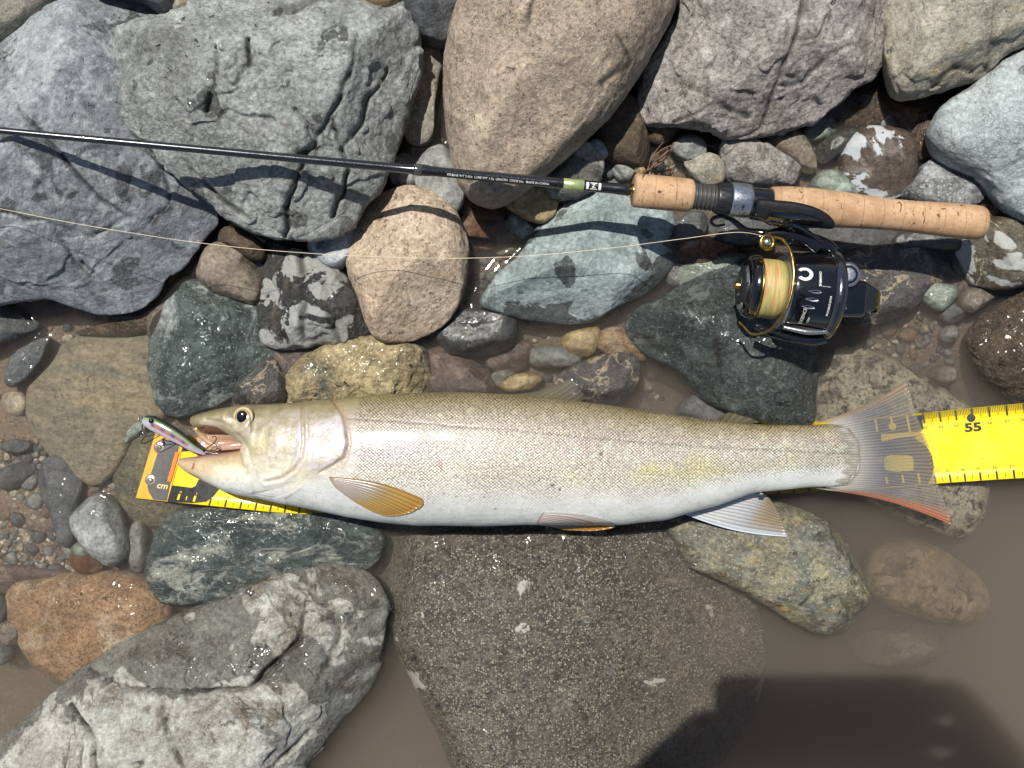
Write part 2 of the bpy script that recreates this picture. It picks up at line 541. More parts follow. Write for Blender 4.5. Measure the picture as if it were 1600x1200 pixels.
def stone(name, label, outline, zeq, ztop, zbot, mat, cat="stone", res=0.0016, p=2.2, fac=0, fmin=0.72, planes=(), lump=0.05, fine=0.0006,
          chip=0.0, chipw=0.03, cracks=(), crack_d=0.003, crack_w=0.0016, seed=1, sm=1.0, apex=(0, 0), group=None, ras=True, strat=0.0):
    rnd = random.Random(seed)
    poly = np.array([P(a, b, zeq)[:2] for a, b in outline])
    grow = 1.055 if len(outline) < 15 else 1.025
    poly = poly.mean(0) + (poly - poly.mean(0)) * grow
    # signed area -> make counter clockwise
    A = 0.5 * np.sum(poly[:, 0] * np.roll(poly[:, 1], -1) - np.roll(poly[:, 0], -1) * poly[:, 1])
    if A < 0:
        poly = poly[::-1]
        A = -A
    per = np.linalg.norm(poly - np.roll(poly, -1, 0), axis=1).sum()
    nt = int(np.clip(per / res, 36, 900))
    cc = catmull(poly, 10, True)
    seg = np.linalg.norm(np.roll(cc, -1, 0) - cc, axis=1)
    cum = np.concatenate(([0], np.cumsum(seg)))
    cl = np.vstack((cc, cc[:1]))
    ss = np.linspace(0, cum[-1], nt, endpoint=False)
    O = np.stack((np.interp(ss, cum, cl[:, 0]), np.interp(ss, cum, cl[:, 1])), 1)
    sig = sm * nt / 130.0
    if sig > 0.3:
        k = np.arange(-int(3 * sig) - 1, int(3 * sig) + 2)
        w = np.exp(-0.5 * (k / sig) ** 2)
        w /= w.sum()
        O = sum(wi * np.roll(O, int(ki), 0) for ki, wi in zip(k, w))
    c = O.mean(0)
    R = math.sqrt(A / math.pi)
    def profile(H, pw, nr):
        t = np.linspace(0, math.pi / 2, 400)
        r, z = np.cos(t) ** (2 / pw), np.sin(t) ** (2 / pw)
        L = np.concatenate(([0], np.cumsum(np.hypot(np.diff(r) * R, np.diff(z) * H))))
        s = np.linspace(0, L[-1], nr + 1)[:-1]
        return np.interp(s, L, r), np.interp(s, L, z), L[-1]
    Ht, Hb = ztop - zeq, zeq - zbot
    nr = int(np.clip((R + Ht) / res, 10, 260))
    rt, zt, _ = profile(Ht, p, nr)
    nb = max(5, nr // 6)
    rb, zb, _ = profile(Hb, 2.0, nb)
    rr = np.concatenate((rb[1:][::-1], rt))
    zz = np.concatenate((-zb[1:][::-1] * Hb, zt * Ht))
    n = len(rr)
    cx = c[0] + apex[0] * R * np.clip(zz / max(Ht, 1e-6), 0, 1) ** 2
    cy = c[1] + apex[1] * R * np.clip(zz / max(Ht, 1e-6), 0, 1) ** 2
    V = np.empty((n, nt, 3))
    V[:, :, 0] = cx[:, None] + rr[:, None] * (O[None, :, 0] - c[0])
    V[:, :, 1] = cy[:, None] + rr[:, None] * (O[None, :, 1] - c[1])
    V[:, :, 2] = zeq + zz[:, None]
    V = V.reshape(-1, 3)
    V = np.vstack((V, [(c[0], c[1], zbot)], [(cx[-1], cy[-1], ztop)]))
    C0 = np.array((c[0], c[1], zeq))
    # chipped planes
    pl = []
    for az, tilt, f in planes:
        pl.append((az, tilt, f))
    for i in range(fac + (2 if R < .05 else 0)):
        pl.append((rnd.uniform(0, 360), rnd.uniform(8, 62), rnd.uniform(fmin, 0.93)))
    for az, tilt, f in pl:
        a, ti = math.radians(az), math.radians(tilt)
        nn = np.array((math.sin(ti) * math.cos(a), math.sin(ti) * math.sin(a), math.cos(ti)))
        dd = (V - C0) @ nn
        lim = dd.max() * f
        k = R * 0.018
        e = dd - lim
        s = np.where(e > 6 * k, e, k * np.log1p(np.exp(np.clip(e / k, -40, 6))))
        V = V - nn[None, :] * s[:, None]
    # normals of the smooth body (ellipsoid approximation)
    Nn = V - C0
    Nn[:, 2] *= (R / max(Ht, 1e-4)) * 0.8
    Nn[:, 2] = np.where(V[:, 2] < zeq, (V[:, 2] - zeq) * R / max(Hb, 1e-4), Nn[:, 2])
    Nn /= np.linalg.norm(Nn, axis=1)[:, None] + 1e-9
    Q = V - C0
    disp = lump * R * 0.7 * fbm(Q / (R * 0.75) + seed * 3.1, seed, 3)
    if fine:
        disp = disp + fine * 2.0 * fbm(Q / 0.014 + seed, seed + 40, 5, 0.62) + fine * 1.2 * fbm(Q / 0.03 + seed, seed + 44, 4, 0.55, ridged=True)
    if chip:
        h = fbm(Q / chipw + seed * 1.7, seed + 70, 3, 0.5) * 2.2
        fl = np.floor(h)
        st = fl + sst(0.38, 0.56, h - fl)
        disp = disp + chip * st * 0.95
        disp = disp + chip * 0.35 * fbm(Q / (chipw * 0.45) + 3, seed + 90, 4, 0.55, ridged=True)
    if strat:
        ax = np.array((0.45, 0.55, 0.7))
        h = (Q @ ax) / 0.008 + 1.5 * fbm(Q / 0.05, seed + 33, 3)
        fl = np.floor(h)
        disp = disp + strat * (sst(0.1, 0.9, h - fl) - 0.5) * (0.5 + 0.5 * fbm(Q / 0.04 + 9, seed + 21, 2))
    damp = np.where(V[:, 2] < zeq, 0.7, 1.0)
    V = V + Nn * (disp * damp)[:, None]
    crk = np.zeros(len(V))
    if cracks:
        wob = 0.0022 * fbm(V / 0.014, seed + 55, 3)
        for line in cracks:
            L = [tuple(P(a, b, zeq + 0.7 * Ht)[:2]) for a, b in line]
            d = seg_dist(V[:, 0] + wob, V[:, 1] - wob, L)
            gsh = np.exp(-(d / crack_w) ** 2) * (0.45 + 0.55 * sst(-.35, .25, fbm(V / 0.02 + 5, seed + 61, 3)))
            V[:, 2] -= np.where(V[:, 2] > zeq, crack_d * gsh, 0)
            crk = np.maximum(crk, np.where(V[:, 2] > zeq - .01, gsh ** 1.5, 0))
    base = np.array((c[0], c[1], V[:, 2].min()))
    if ras:
        raster(V[V[:, 2] > zeq - 0.004])
    nv = n * nt
    ring0 = np.arange(nt)
    Fq = grid_faces(n, nt, True)
    Fb = np.stack((np.full(nt, nv), np.roll(ring0, -1), ring0), 1)
    lastr = (n - 1) * nt + ring0
    Ft = np.stack((lastr, np.roll(lastr, -1), np.full(nt, nv + 1)), 1)
    me = mesh_np(name, V - base, [Fq, np.vstack((Fb, Ft))])
    if cracks:
        ca = me.attributes.new("crk", 'FLOAT', 'POINT')
        ca.data.foreach_set("value", crk.astype(np.float32))
    o = link(name, me, mat, None, base)
    return tag(o, label, cat, group)

RM = rock_mat
M_BLUE = RM("slate_blue_rock", (140, 148, 151), (108, 116, 121), (160, 164, 162), big=10, vein=((162, 168, 166), 9, 0.012), rust=0.35, wz=-0.002, wetp=(38, 0.615), bump=0.6, seed=1, grain=0.28)
M_BLUED = RM("dark_slate_rock", (112, 118, 122), (80, 86, 90), (140, 145, 145), big=16, wz=0.0, wetp=(26, 0.66), bump=0.75, seed=2, stain=0.1)
M_GRAY = RM("rough_grey_rock", (158, 162, 155), (132, 136, 130), (108, 113, 106), big=12, c3s=22, pits=0.6, rust=0.5, wz=0.0, wetp=(36, 0.625), bump=0.9, seed=3, grain=0.36)
M_BEIGE = RM("beige_granular_rock", (172, 153, 132), (148, 130, 113), (176, 163, 138), big=9, c3s=14, speck=[((192, 178, 158), 420, 0.60), ((84, 72, 62), 330, 0.66)], pits=0.2, wz=0.002, bump=0.75, seed=4)
M_ROUGH = RM("coarse_grey_brown_rock", (168, 161, 155), (142, 136, 129), (118, 112, 105), big=11, speck=[((180, 176, 170), 420, 0.63)], pits=0.45, rust=0.7, wz=0.004, bump=1.0, seed=5, grain=0.4, vein=((82, 78, 72), 6, 0.006))
M_BUFF = RM("buff_grey_rock", (164, 158, 140), (140, 135, 120), (150, 128, 92), big=12, speck=[((190, 186, 172), 420, 0.62)], pits=0.3, rust=0.3, wz=0.003, bump=0.7, seed=6)
M_PALE = RM("pale_blue_grey_rock", (160, 172, 170), (132, 145, 146), (112, 122, 122), big=20, c3s=28, c3t=0.6, speck=[((192, 200, 196), 420, 0.6)], wz=0.002, wamp=0.006, bump=0.6, seed=7, wetp=(24, 0.655), stain=0.08)
M_TEAL = RM("grey_green_rock", (138, 154, 152), (112, 130, 128), (84, 100, 98), big=14, c3s=18, c3t=0.58, wz=0.0085, wamp=0.012, wetp=(42, 0.61), wetdark=0.30, bump=0.45, seed=8, vein=((150, 162, 156), 12, 0.012), stain=0.05)
M_GREENW = RM("wet_green_rock", (92, 110, 106), (56, 72, 71), (168, 182, 176), big=20, c3s=30, c3t=0.52, speck=[((176, 186, 180), 420, 0.66)], wz=0.05, wetdark=0.78, wetrough=0.1, bump=0.8, seed=9, rust=0.4)
M_GREEND = RM("dark_green_rock", (82, 96, 92), (52, 64, 62), (122, 136, 130), big=18, c3s=44, c3t=0.56, speck=[((134, 146, 140), 420, 0.64)], wz=0.05, wetdark=0.72, wetrough=0.14, bump=0.8, seed=10, vein=((122, 136, 130), 12, 0.01))
M_GRANITE = RM("salt_and_pepper_granite", (198, 188, 160), (174, 166, 142), (46, 44, 41), big=20, c3s=105, c3t=0.505, speck=[((60, 56, 50), 300, 0.62)], wz=0.002, bump=0.5, seed=11, stain=0.1)
M_DSPECK = RM("dark_speckled_rock", (92, 85, 74), (72, 67, 58), (104, 95, 80), big=10, speck=[((166, 159, 140), 370, 0.57), ((200, 194, 176), 480, 0.67)], pits=0.1, patch=((166, 164, 154), 20, 0.64, 0.015), wz=0.08, wetdark=0.66, wetrough=0.2, bump=0.55, seed=12, grain=0.5, film=0.1, smix=0.78, gain=1.12)
M_TANSP = RM("tan_speckled_rock", (198, 178, 154), (174, 150, 124), (150, 116, 78), big=11, c3s=14, speck=[((208, 196, 174), 400, 0.60), ((96, 80, 62), 300, 0.66), ((84, 70, 58), 120, 0.70)], pits=0.5, wz=0.003, wamp=0.008, bump=0.75, seed=13)
M_OLIVE = RM("olive_gold_rock", (150, 142, 110), (112, 114, 100), (162, 122, 66), big=26, c3s=45, c3t=0.59, speck=[((190, 184, 158), 320, 0.62)], wz=0.0, wetdark=0.6, bump=0.9, seed=14, rust=0.5, stretch=(1, 1.6, 1), rot=(0, 0, 0.7))
M_WHITEP = RM("grey_white_weathered_rock", gain=1.2, c1=(158, 158, 150), c2=(136, 132, 122), c3=(104, 96, 84), big=16, c3s=26, c3t=0.54, speck=[((184, 182, 172), 420, 0.62)], pits=0.4, rust=0.3, wz=0.012, wamp=0.016, wetp=(17, 0.515), wetdark=0.42, wetrough=0.13, bump=0.8, seed=15, vein=((70, 66, 60), 5, 0.008))
M_ORANGE = RM("orange_tan_rock", (162, 130, 98), (140, 110, 82), (174, 154, 128), big=14, c3s=20, c3t=0.53, speck=[((196, 158, 118), 420, 0.62), ((88, 62, 42), 330, 0.66)], wz=0.02, wetdark=0.85, wetrough=0.2, pits=0.4, bump=0.8, seed=16, film=0.2)
M_VEIN = RM("green_white_veined_rock", (92, 108, 103), (64, 80, 78), (170, 172, 152), big=16, c3s=30, c3t=0.53, vein=((176, 178, 164), 26, 0.012), wz=0.05, wetdark=0.74, wetrough=0.12, bump=0.8, seed=17, rust=0.3, stretch=(1, 1.7, 1), rot=(0, 0, -0.5))
M_PATCHY = RM("black_rock_with_pale_crust", (66, 64, 62), (48, 48, 47), (88, 80, 66), big=22, patch=((160, 161, 155), 30, 0.545, 0.012), wz=0.06, wetdark=0.85, wetrough=0.12, bump=0.7, seed=18)
M_PITTED = RM("cream_pitted_rock", (198, 178, 134), (140, 124, 92), (76, 94, 86), big=20, c3s=20, c3t=0.56, speck=[((206, 190, 148), 260, 0.6)], pits=0.9, wz=0.05, wetdark=0.85, wetrough=0.12, bump=1.0, seed=19, rust=0.5)
M_BROWNR = RM("brown_smooth_rock", (124, 112, 98), (104, 94, 82), None, big=16, wz=0.004, wamp=0.012, wetdark=0.62, wetrough=0.22, bump=0.4, seed=20)
M_BLUEP = RM("blue_grey_smooth_rock", (146, 156, 160), (120, 130, 136), None, big=14, wz=0.006, wetp=(40, 0.64), bump=0.35, seed=21, stain=0.05)
M_PURPLE = RM("purple_brown_rock", (98, 80, 72), (76, 62, 58), (120, 100, 86), big=18, wz=0.05, wetdark=0.8, wetrough=0.12, bump=0.45, seed=22, vein=((150, 132, 116), 20, 0.01))
M_BLACK = RM("black_wet_rock", (72, 72, 68), (52, 54, 52), None, big=14, wz=0.05, wetdark=0.75, wetrough=0.07, bump=0.25, seed=23, vein=((150, 132, 88), 26, 0.005), stain=0.1)
M_BLACKV = RM("black_cream_veined_rock", (80, 76, 74), (60, 57, 56), None, big=18, vein=((176, 160, 130), 30, 0.016), wz=0.05, wetdark=0.85, wetrough=0.15, bump=0.6, seed=24)
M_OVAL = RM("brown_pebble_with_white_crust", (98, 86, 78), (78, 68, 64), (106, 78, 58), big=18, patch=((176, 180, 182), 20, 0.565, 0.012), vein=((176, 150, 120), 7, 0.012), wz=0.05, wetdark=0.85, wetrough=0.1, bump=0.35, seed=25)
M_SPOTG = RM("black_white_mottled_rock", (168, 172, 168), (104, 104, 104), (66, 62, 60), big=46, c3s=34, c3t=0.53, speck=[((206, 208, 202), 320, 0.62)], wz=0.006, bump=0.9, seed=26)
M_BROWNW = RM("brown_rough_wet_rock", (104, 86, 68), (78, 66, 54), (128, 104, 80), big=20, speck=[((150, 138, 120), 420, 0.62)], wz=0.03, wamp=0.02, wetdark=0.75, wetrough=0.14, bump=1.0, seed=27, pits=0.5)
M_BROWNV = RM("brown_veined_rock", (98, 90, 74), (78, 72, 60), None, big=18, patch=((166, 168, 162), 22, 0.50, 0.012), vein=((206, 194, 160), 16, 0.01), wz=0.04, wetdark=0.85, wetrough=0.16, bump=0.5, seed=28)
M_FLATB = RM("flat_olive_brown_rock", (138, 124, 96), (116, 108, 90), (96, 98, 84), big=9, c3s=12, wz=0.05, wetdark=0.85, wetrough=0.4, bump=0.5, seed=29, stretch=(1, 2.2, 1), rot=(0, 0, -0.75))
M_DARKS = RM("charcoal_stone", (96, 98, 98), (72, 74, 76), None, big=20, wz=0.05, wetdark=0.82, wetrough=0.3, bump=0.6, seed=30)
M_PEBG = RM("grey_pebble", (144, 146, 140), (118, 120, 114), None, big=26, wz=0.004, wetdark=0.6, bump=0.4, seed=31)
M_PEBT = RM("tan_pebble", (176, 154, 112), (144, 122, 84), None, big=26, wz=0.004, wetdark=0.75, bump=0.4, seed=32)
M_PEBGR = RM("green_pebble", (128, 146, 126), (98, 116, 102), (160, 166, 140), big=26, wz=0.006, wetdark=0.7, wetrough=0.1, bump=0.35, seed=33)
M_REDB = RM("red_brown_rock", (140, 96, 66), (104, 74, 54), (150, 132, 118), big=24, c3s=30, wz=0.004, wamp=0.012, wetdark=0.7, bump=0.9, seed=34, rust=0.5)
M_SUBC = RM("cracked_brown_rock", (136, 116, 90), (112, 96, 76), None, big=14, vein=((58, 50, 42), 9, 0.012), wz=0.05, wetdark=0.85, wetrough=0.4, bump=0.6, seed=35)
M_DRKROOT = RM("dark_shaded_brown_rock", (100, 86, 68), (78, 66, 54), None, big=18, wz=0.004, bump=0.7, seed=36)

# the big boulders of the dry bank
stone("boulder", "smooth tan-grey boulder corner behind the slate-blue boulder", [(-70, -60), (60, -70), (95, -5), (72, 32), (45, 56), (0, 76), (-70, 80)], .04, .08, -.02, M_BUFF, "boulder", p=2.1, lump=.04, seed=101)
stone("boulder", "big slate-blue boulder with a long ridge, under the thin end of the rod", [(-90, 130), (-40, 90), (0, 72), (62, 40), (130, 18), (185, 4), (235, 10), (272, 30), (262, 120), (290, 220), (322, 300), (334, 345), (312, 372), (292, 420), (255, 442), (238, 480), (200, 500), (140, 510), (96, 490), (60, 468), (0, 476), (-80, 460)],
      .035, .110, -.03, M_BLUE, "boulder", res=.0011, p=2.7, planes=[(140, 34, .60), (-12, 38, .46), (-45, 44, .56), (-85, 52, .66)], fac=2, lump=.07, fine=.0008, chip=.0016, chipw=.05, seed=102, sm=.6,
      cracks=[[(20, 165), (60, 200), (130, 300), (165, 325)], [(215, 235), (222, 300), (190, 330)], [(0, 330), (70, 345), (105, 355), (165, 318)], [(85, 400), (110, 430), (180, 440)], [(60, 350), (75, 400), (130, 470)]], crack_d=.004, crack_w=.0013)
stone("boulder", "largest rough grey boulder with dark cracks, the rod lying across it", [(196, 80), (206, 55), (250, 36), (300, 24), (330, -20), (450, -40), (600, -30), (642, 30), (655, 76), (654, 112), (638, 155), (626, 210), (611, 250), (596, 288), (566, 320), (540, 350), (490, 366), (430, 372), (396, 361), (366, 346), (330, 316), (290, 276), (238, 240), (205, 190), (194, 130)],
      .045, .086, -.03, M_GRAY, "boulder", res=.00095, p=3.0, planes=[(90, 36, .70), (-60, 40, .72), (-20, 50, .8), (-115, 38, .76), (250, 14, .93)], lump=.05, fine=.001, chip=.0022, chipw=.03, seed=103, sm=.45,
      cracks=[[(560, 60), (550, 110), (530, 160), (500, 215), (478, 245), (455, 290), (440, 330), (425, 365)], [(600, 100), (570, 150), (560, 185), (530, 230)], [(350, 95), (345, 140), (330, 180)], [(395, 70), (397, 110), (375, 140)], [(465, 175), (485, 200), (492, 225), (470, 245)], [(285, 255), (330, 300), (370, 330)], [(520, 190), (540, 260), (510, 330)]], crack_d=.0065, crack_w=.0013)
stone("boulder", "big rounded beige boulder with granular pinkish skin", [(760, -60), (724, 5), (706, 60), (697, 120), (698, 185), (704, 235), (716, 280), (732, 306), (760, 321), (790, 317), (830, 291), (872, 258), (912, 220), (952, 178), (986, 130), (1016, 84), (1040, 40), (1052, -5), (1040, -70), (900, -90)],
      .04, .10, -.03, M_BEIGE, "boulder", res=.0014, p=2.3, lump=.06, fine=.0006, chip=.0006, chipw=.04, seed=104, planes=[(-70, 30, .86), (180, 30, .9)], cracks=[[(960, 60), (985, 90), (940, 130)], [(835, 10), (820, 60)]], crack_d=.0014, crack_w=.002)
stone("boulder", "broad coarse grey-brown boulder above the reel seat with rusty streaks", [(1052, 35), (1062, -30), (1200, -70), (1372, -40), (1379, 55), (1380, 95), (1360, 121), (1320, 141), (1292, 166), (1268, 190), (1200, 206), (1150, 213), (1108, 201), (1050, 196), (1012, 186), (1000, 150), (1014, 106), (1040, 62)],
      .022, .066, -.03, M_ROUGH, "boulder", res=.0011, p=3.4, planes=[(-70, 44, .66), (190, 40, .72), (-30, 40, .78), (-100, 18, .86)], lump=.05, fine=.0011, chip=.0022, chipw=.034, seed=105, sm=.5,
      cracks=[[(1250, 0), (1230, 80), (1215, 140), (1200, 200)], [(1330, 70), (1290, 95), (1255, 125), (1225, 130)], [(1060, 120), (1100, 145), (1150, 165)], [(1060, 180), (1120, 160), (1180, 170)]], crack_d=.004, crack_w=.0014)
stone("boulder", "angular buff-grey boulder with a chipped yellowish lower edge", [(1391, -40), (1389, 50), (1395, 108), (1406, 140), (1421, 151), (1452, 148), (1500, 130), (1532, 122), (1552, 98), (1585, 80), (1680, 60), (1690, -60)],
      .034, .068, -.02, M_BUFF, "boulder", res=.0015, p=4.0, planes=[(-70, 55, .75), (180, 60, .8), (-90, 12, .9)], lump=.04, fine=.0009, chip=.0016, chipw=.03, seed=106, sm=.4, cracks=[[(1548, 0), (1545, 60), (1560, 95)], [(1470, 125), (1500, 100), (1535, 100)]], crack_d=.003)
stone("boulder", "pale blue-grey speckled boulder beside the buff-grey one", [(1720, 60), (1600, 82), (1562, 101), (1530, 131), (1482, 164), (1460, 194), (1457, 216), (1470, 240), (1500, 260), (1530, 277), (1556, 306), (1580, 328), (1640, 350), (1740, 330)],
      .024, .06, -.03, M_PALE, "boulder", res=.0015, p=3.0, planes=[(-110, 34, .8), (140, 30, .85)], lump=.05, fine=.0007, chip=.0008, chipw=.03, seed=107, sm=.6, cracks=[[(1530, 270), (1560, 265), (1600, 245)]], crack_d=.003)
stone("boulder", "grey-white weathered boulder with wet stains below the green veined stone", [(-60, 1230), (-10, 1178), (58, 1112), (120, 1062), (220, 992), (300, 950), (400, 911), (470, 890), (530, 885), (574, 904), (596, 938), (598, 985), (590, 1040), (562, 1090), (522, 1132), (474, 1190), (440, 1250), (200, 1330)],
      -.002, .038, -.09, M_WHITEP, "boulder", res=.0011, p=3.0, planes=[(125, 34, .72), (60, 30, .84), (-35, 44, .84), (20, 20, .92)], lump=.06, fine=.0009, chip=.0022, chipw=.036, seed=108, sm=.5,
      cracks=[[(230, 1080), (300, 1075), (400, 1065), (440, 1030)], [(265, 1100), (275, 1150), (300, 1190)], [(465, 940), (475, 960), (466, 1000), (400, 1060)], [(520, 960), (530, 1000), (500, 1065)], [(120, 1060), (180, 1080), (230, 1075)], [(160, 1200), (150, 1150), (100, 1110)], [(420, 1200), (480, 1150)]], crack_d=.006, crack_w=.0016)
stone("boulder", "huge dark boulder with dense cream speckles under the belly of the fish", [(588, 850), (625, 822), (700, 800), (860, 800), (980, 806), (1080, 830), (1150, 890), (1182, 970), (1190, 1050), (1160, 1130), (1110, 1200), (1040, 1280), (900, 1330), (800, 1300), (722, 1205), (684, 1125), (644, 1045), (606, 965), (590, 905)],
      -.034, .013, -.16, M_DSPECK, "boulder", res=.0014, p=2.5, planes=[(-8, 17, .66), (165, 50, .88)], lump=.03, fine=.0005, chip=.0003, seed=109, apex=(-.12, 0))

# stones of the top edge
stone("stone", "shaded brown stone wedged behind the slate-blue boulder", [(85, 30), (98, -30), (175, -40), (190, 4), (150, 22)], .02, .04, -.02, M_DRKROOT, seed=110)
stone("stone", "blue-grey stone behind the ridge of the slate-blue boulder", [(160, 2), (190, -50), (270, -50), (276, 10), (262, 30), (225, 6), (190, 3)], .04, .075, -.02, M_BLUED, seed=111, p=2.6, fac=2)
stone("stone", "small tan stone tucked behind the largest grey boulder", [(276, 20), (282, 4), (300, -8), (316, 2), (310, 22), (288, 30)], .045, .062, 0, M_BUFF, seed=112)
stone("stone", "smooth blue-grey stone between the largest grey boulder and the beige boulder", [(612, -40), (720, -40), (715, 25), (698, 62), (668, 66), (640, 46), (616, 30)], .03, .064, -.02, M_BLUED, seed=113, p=2.4, fac=1)
stone("stone", "rusty tan stone peeping out behind the smooth blue-grey stone", [(560, -30), (625, -40), (622, 10), (600, 22), (575, 10)], .055, .078, 0, M_PEBT, seed=114)
stone("stone", "tall tapering grey stone standing in shade against the beige boulder", [(648, 82), (664, 60), (684, 61), (698, 80), (692, 112), (682, 168), (677, 212), (655, 224), (636, 214), (632, 186), (645, 135)], .004, .024, -.03, M_BUFF, seed=115, p=2.6, fac=2)
stone("stone", "grey stone with a pale cap under the rod joint", [(650, 262), (668, 238), (690, 230), (706, 245), (716, 272), (724, 305), (712, 328), (690, 322), (662, 302), (652, 285)], .008, .024, -.03, M_PEBG, seed=116, p=2.6, fac=3)
stone("stone", "small shaded grey stone beside the grey boulder under the rod", [(606, 262), (620, 246), (642, 246), (652, 270), (646, 292), (618, 292)], .0, .012, -.03, M_PEBG, seed=117, fac=2)
stone("stone", "dark wet stone in the gap below the rod joint", [(600, 296), (650, 292), (700, 318), (735, 340), (720, 372), (650, 352), (606, 326)], -.018, -.004, -.05, M_BLACK, seed=118)
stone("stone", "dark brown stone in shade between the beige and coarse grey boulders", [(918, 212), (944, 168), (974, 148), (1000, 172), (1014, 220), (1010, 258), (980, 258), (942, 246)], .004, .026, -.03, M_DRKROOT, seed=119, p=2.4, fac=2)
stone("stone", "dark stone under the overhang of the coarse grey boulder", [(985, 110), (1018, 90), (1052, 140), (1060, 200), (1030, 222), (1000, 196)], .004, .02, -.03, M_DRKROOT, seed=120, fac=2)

# round the rod handle
stone("stone", "pale rough stone leaning on the beige boulder beside the rod label", [(850, 280), (868, 250), (900, 231), (926, 229), (939, 250), (936, 280), (916, 302), (880, 312), (856, 303)], .012, .034, -.02, M_WHITEP, seed=121, p=2.6, fac=3, fine=.0009)
stone("stone", "tan stone with an orange corner under the rod label", [(790, 302), (812, 289), (848, 294), (868, 310), (862, 336), (840, 348), (812, 336), (794, 322)], .006, .022, -.03, M_PEBT, seed=122, p=2.7, fac=3, fine=.0009)
stone("stone", "small grey-green stone half in water under the tan stone", [(794, 348), (804, 330), (822, 334), (842, 356), (834, 372), (808, 372)], -.004, .007, -.03, M_PEBGR, seed=123, fac=2)
stone("stone", "sunken rusty brown slab in the pool below the beige boulder", [(722, 336), (752, 326), (786, 332), (778, 366), (768, 388), (738, 386), (722, 362)], -.014, -.004, -.04, M_REDB, seed=124, p=3.4, fac=2)
stone("stone", "sunken olive stone beside the rusty brown slab", [(772, 372), (788, 346), (806, 352), (828, 376), (810, 396), (776, 396)], -.016, -.005, -.04, M_FLATB, seed=125, fac=1)
stone("pebble", "flat slate-coloured pebble leaning on the beige boulder", [(912, 236), (926, 220), (946, 224), (950, 240), (936, 252), (918, 250)], .014, .022, 0, M_BLUEP, "pebble", seed=126)
stone("pebble", "split grey pebble with a dark crack near the cork foregrip", [(955, 268), (964, 252), (980, 250), (990, 264), (984, 280), (968, 282)], .0, .010, -.02, M_PEBG, "pebble", seed=127, cracks=[[(958, 258), (976, 280)]], crack_d=.003, crack_w=.001)
stone("pebble", "dark pebble beside the split grey pebble", [(938, 258), (950, 250), (960, 262), (956, 278), (940, 276)], -.002, .006, -.02, M_DARKS, "pebble", seed=128)
stone("pebble", "pointed cream pebble standing beside the cork foregrip", [(988, 262), (994, 246), (1002, 256), (1008, 272), (996, 276)], .002, .012, -.02, M_PEBT, "pebble", seed=129, fac=2)
stone("stone", "small grey stone under the coarse boulder beside the dry rootlets", [(1050, 232), (1064, 216), (1082, 212), (1100, 226), (1098, 244), (1070, 250)], .004, .016, -.02, M_PEBG, seed=130, fac=3)
stone("stone", "cream angular stone above the reel seat threads", [(1070, 254), (1094, 243), (1118, 246), (1128, 262), (1126, 286), (1104, 290), (1084, 280)], .004, .018, -.02, M_BUFF, seed=131, p=2.7, fac=3)
stone("stone", "rough pale grey block just above the reel hood", [(1126, 228), (1140, 217), (1170, 220), (1210, 238), (1248, 262), (1252, 276), (1230, 289), (1180, 290), (1148, 286), (1132, 268)], .004, .023, -.02, M_ROUGH, seed=132, p=3.0, fac=4, fine=.001, chip=.0007, chipw=.02)
stone("stone", "wet grey-brown stone behind the rough pale block", [(1188, 224), (1206, 206), (1232, 199), (1254, 214), (1270, 246), (1272, 268), (1252, 268), (1215, 240)], -.002, .010, -.03, M_BROWNR, seed=133, fac=2)
stone("stone", "olive-green stone in the small pool under the coarse boulder", [(1254, 212), (1268, 192), (1298, 185), (1308, 198), (1292, 218), (1262, 222)], -.006, .004, -.02, M_PEBGR, seed=134, fac=3)
stone("stone", "black slick stone with a sun glint beside the white-crusted pebble", [(1272, 240), (1284, 222), (1306, 206), (1336, 204), (1334, 222), (1310, 244), (1284, 256)], -.004, .006, -.02, M_BLACK, seed=135)
stone("stone", "round brown stone with white crust patches and a tan vein", [(1314, 246), (1322, 222), (1344, 206), (1372, 201), (1404, 206), (1424, 226), (1427, 258), (1418, 290), (1396, 308), (1366, 312), (1338, 302), (1320, 276)], -.004, .016, -.03, M_OVAL, seed=136, p=2.3)
stone("stone", "smooth green stone touching the cork rear grip", [(1266, 290), (1282, 271), (1306, 268), (1330, 286), (1344, 304), (1310, 312), (1280, 304)], -.006, .005, -.03, M_PEBGR, seed=137)
stone("stone", "sunken brown wedge under the coarse boulder", [(1296, 180), (1330, 150), (1372, 122), (1392, 150), (1380, 190), (1340, 200)], -.008, -.002, -.03, M_BROWNW, seed=138, fac=2)
stone("stone", "sunken ochre stone between the coarse and pale boulders", [(1384, 160), (1410, 158), (1450, 176), (1452, 212), (1430, 218), (1404, 198)], -.008, .002, -.03, M_REDB, seed=139, fac=2)
stone("stone", "brown wet stone squeezed against the pale boulder", [(1424, 214), (1440, 190), (1462, 196), (1466, 224), (1450, 250), (1432, 246)], -.002, .010, -.03, M_BROWNW, seed=140, fac=1)
stone("stone", "black and white mottled stone above the cork butt", [(1412, 302), (1430, 278), (1446, 256), (1462, 249), (1490, 252), (1514, 264), (1527, 290), (1522, 316), (1480, 330), (1430, 322)], .006, .03, -.03, M_SPOTG, seed=141, p=2.6, fac=4, fine=.001, chip=.0008, chipw=.018)
stone("stone", "brown stone behind the end of the cork butt", [(1522, 300), (1540, 304), (1566, 328), (1560, 346), (1530, 350)], .0, .014, -.03, M_BROWNW, seed=142)
stone("stone", "brown stone with pale dry top and cream veins by the cork butt", [(1496, 396), (1510, 364), (1544, 343), (1590, 340), (1640, 352), (1650, 410), (1610, 440), (1560, 452), (1524, 442), (1502, 420)], .002, .028, -.04, M_BROWNV, seed=143, p=2.5, fac=2)
